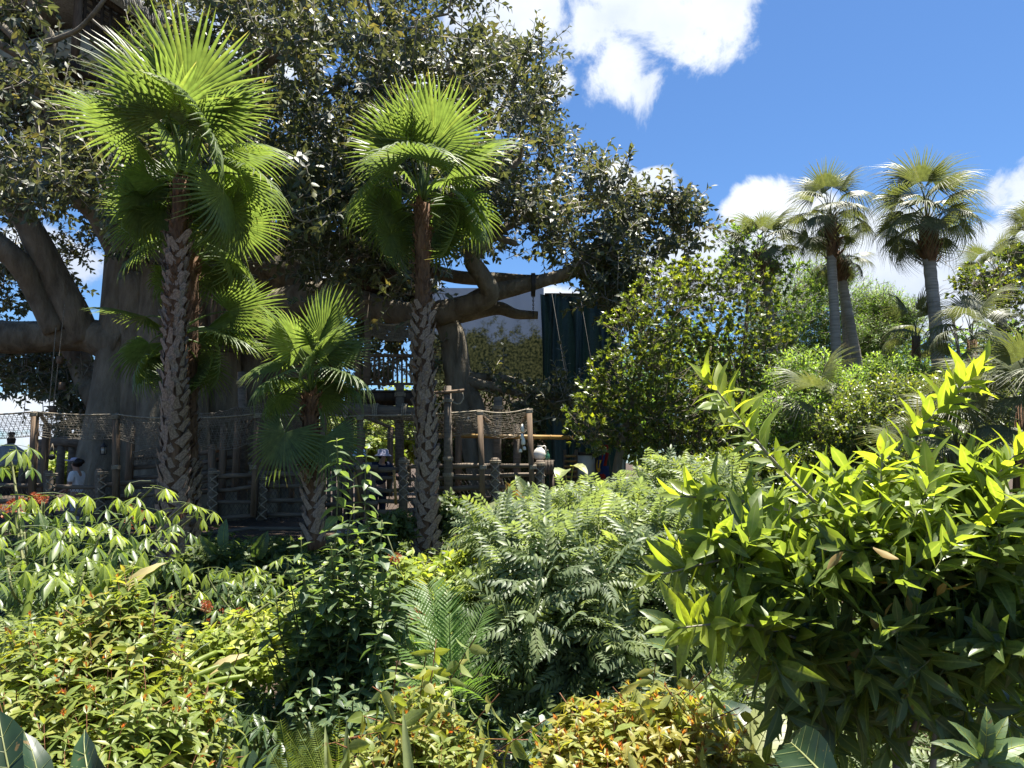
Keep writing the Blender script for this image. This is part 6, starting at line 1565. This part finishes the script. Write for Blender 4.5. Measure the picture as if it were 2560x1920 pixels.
def hand(w, d, side):
    """five unequal bent fingers and a thumb side, rooted in the palm at wrist w pointing along d"""
    w, d = np.asarray(w), nrm(d); s = nrm(np.cross(d, [0, 0, 1.])) * side; dn = np.array([0, 0, -1.]); out = []
    for k, (o_, L_) in enumerate(((-.028, .070), (-.010, .080), (.010, .074), (.028, .058))):
        b_ = w + d * .07 + s * o_; out.append(([b_, b_ + d * L_ * .45, b_ + d * L_ * .75 + dn * .018, b_ + d * L_ * .85 + dn * .036], [.010, .009, .008, .006]))
    b_ = w + d * .03 - s * .025; out.append(([b_, b_ - s * .03 + d * .03, b_ - s * .035 + d * .06 + dn * .01], [.012, .010, .007]))
    return out
def person(lab, px, Y, zf, yaw, H, lean, armL, armR, top, bottom, sk='skin', hat=None, hair='short', legs=((.09, .05), (-.09, -.08))):
    x = at(px, 1156, Y)[0]; P = np.array([x, Y, zf]); Rm = rotz(yaw) * (H / 1.70)
    t_ = thing('person', lab, 'person', P)
    def up(y, z): return np.array([0, y + math.sin(lean) * (z - .95), .95 + math.cos(lean) * (z - .95)]) if z > .95 else np.array([0, y, z])
    pel, wai, che, nec, hb, hd, ht = up(0, .95), up(0, 1.10), up(0, 1.30), up(0, 1.46), up(.01, 1.50), up(.02, 1.60), up(.02, 1.66)
    V = [pel, wai, che, nec, hb, hd, ht]; E = [(0, 1), (1, 2), (2, 3), (3, 4), (4, 5), (5, 6)]; Rr = [(.13, .10), (.115, .09), (.13, .095), (.055, .055), (.055, .06), (.078, .092), (.055, .065)]
    nose = hd + Rm[:, 1] * 0 + np.array([0, .098, -.01]); V.append(nose); E.append((5, 7)); Rr.append(.012)
    arms = []
    for s, arm in ((-1, armL), (1, armR)):
        sh = che + np.array([s * .175, 0, .10]); el_, wr = np.array(arm[0]), np.array(arm[1]); i = len(V)
        V += [sh, el_, wr, wr + nrm(wr - el_) * .075]; E += [(2, i), (i, i + 1), (i + 1, i + 2), (i + 2, i + 3)]; Rr += [.052, .040, .027, (.036, .016)]; arms.append((sh, el_, wr, s))
    lg = []
    for s, fy in legs:
        hip = np.array([s, 0, .88]); kn = np.array([s, fy * .5 + .03, .49]); an = np.array([s, fy, .08]); toe = np.array([s, fy + .16, .035]); i = len(V)
        V += [hip, kn, an, toe]; E += [(0, i), (i, i + 1), (i + 1, i + 2), (i + 2, i + 3)]; Rr += [.085, .055, .038, .032]; lg.append((hip, kn, an, toe))
    fg = []
    for sh, el_, wr, s in arms: fg += hand(wr, wr - el_, s)
    skin('body', V, E, Rr, M[sk], t_, Rm, P, fg)
    # clothes
    V = [pel, wai, che, che * .25 + nec * .75]; E = [(0, 1), (1, 2), (2, 3)]; Rr = [(.155, .125), (.14, .112), (.152, .118), (.085, .075)]
    for sh, el_, wr, s in arms:
        i = len(V); V += [sh, sh * .35 + el_ * .65]; E += [(2, i), (i, i + 1)]; Rr += [.072, .064]
    skin('shirt', V, E, Rr, top, t_, Rm, P)
    V = [pel + [0, 0, .04], pel + [0, 0, -.05]]; E = [(0, 1)]; Rr = [(.145, .118), (.15, .12)]
    for hip, kn, an, toe in lg:
        i = len(V); V += [hip, kn, an + [0, 0, .04]]; E += [(1, i), (i, i + 1), (i + 1, i + 2)]; Rr += [.10, .072, .062]
    skin('trousers', V, E, Rr, bottom, t_, Rm, P)
    for hip, kn, an, toe in lg:
        q = Geo(); q.tube(np.array([an + [0, -.05, -.02], an + [0, .02, -.02], toe, toe + [0, .05, 0]]) @ Rm.T + P, [.045, .055, .05, .03], 8); q.build('shoe', M['white'], t_, smooth=True)
    # hair, eyes, hat
    c = hd @ Rm.T + P
    q = Geo(); prof = [(.03, -.075), (.088, -.04), (.105, .02), (.092, .075), (.05, .108), (.005, .118)]; q.lathe(prof, (0, 0, 0), 14); q.V[-1] = (q.V[-1] * [.92, 1.0, 1] + [0, -.032, .01]) @ Rm.T + c
    if hair == 'bun': q.lathe([(.02, -.05), (.062, -.02), (.065, .025), (.03, .06)], (0, 0, 0), 10); q.V[-1] = (q.V[-1] + [0, -.11, .045]) @ Rm.T + c
    q.build('hair', M['hair'], t_, smooth=True)
    q = Geo()
    for s in (-1, 1): q.lathe([(.004, -.008), (.010, 0), (.004, .008)], (0, 0, 0), 6); q.V[-1] = (q.V[-1] + [.032 * s, .082, .012]) @ Rm.T + c
    q.build('eyes', M['hair'], t_)
    if hat:
        q = Geo()
        if hat[1] == 'bucket': q.lathe([(.175, .005), (.17, .02), (.112, .055), (.105, .13), (.06, .15), (.005, .152)], (0, 0, 0), 16); q.V[-1] = q.V[-1] @ Rm.T + c
        else:
            q.lathe([(.092, .05), (.088, .09), (.06, .12), (.005, .13)], (0, 0, 0), 14); q.V[-1] = (q.V[-1] + [0, .025, .012]) @ Rm.T + c
            q.add((np.array([[-.08, .09, .055], [.08, .09, .055], [.085, .20, .085], [-.085, .20, .085], [-.08, .09, .068], [.08, .09, .068], [.085, .20, .098], [-.085, .20, .098]])) @ Rm.T + c, [(0, 1, 2, 3), (4, 7, 6, 5), (0, 4, 5, 1), (1, 5, 6, 2), (2, 6, 7, 3), (3, 7, 4, 0)])
        q.build('hat', hat[0], t_, smooth=True)
    return t_
wt, jn = cloth_m('white_cotton', (.72, .72, .74)), cloth_m('pale_denim', (.42, .48, .58))
nv, bl, lv, gy = cloth_m('navy_cotton', (.02, .028, .06)), cloth_m('pale_blue_cotton', (.45, .60, .75)), cloth_m('lavender_white', (.45, .44, .56)), cloth_m('grey_cotton', (.25, .25, .27))
person('person in white shirt and pale cap with black hair, walking left behind the fence', 197, 15.2, .0, R_(90), 1.66, .06, ((-.24, .04, 1.12), (-.20, .24, 1.02)), ((.24, .06, 1.12), (.18, .26, 1.05)), wt, jn, 'skin', (lv, 'cap'), 'bun', ((.09, .16), (-.09, -.16)))
person('person in a pale blue bucket hat leaning on the rail beside the square post', 915, 14.35, .24, R_(165), 1.62, .42, ((-.24, .34, 1.05), (-.16, .52, .95)), ((.26, .34, 1.05), (.2, .54, .95)), gy, nv, 'skin2', (bl, 'bucket'))
person('person in a white bucket hat and navy shirt stretching an arm along the rail', 947, 14.4, .25, R_(205), 1.62, .46, ((-.34, .36, 1.04), (-.42, .55, .95)), ((.26, .32, 1.04), (.16, .50, .96)), nv, nv, 'skin2', (lv, 'bucket'))
person('person resting bare forearms on the rail behind the upright leafy shoots', 862, 14.4, .22, R_(190), 1.58, .45, ((-.24, .34, 1.02), (-.30, .54, .95)), ((.24, .34, 1.02), (.12, .54, .95)), gy, nv, 'skin2', None)
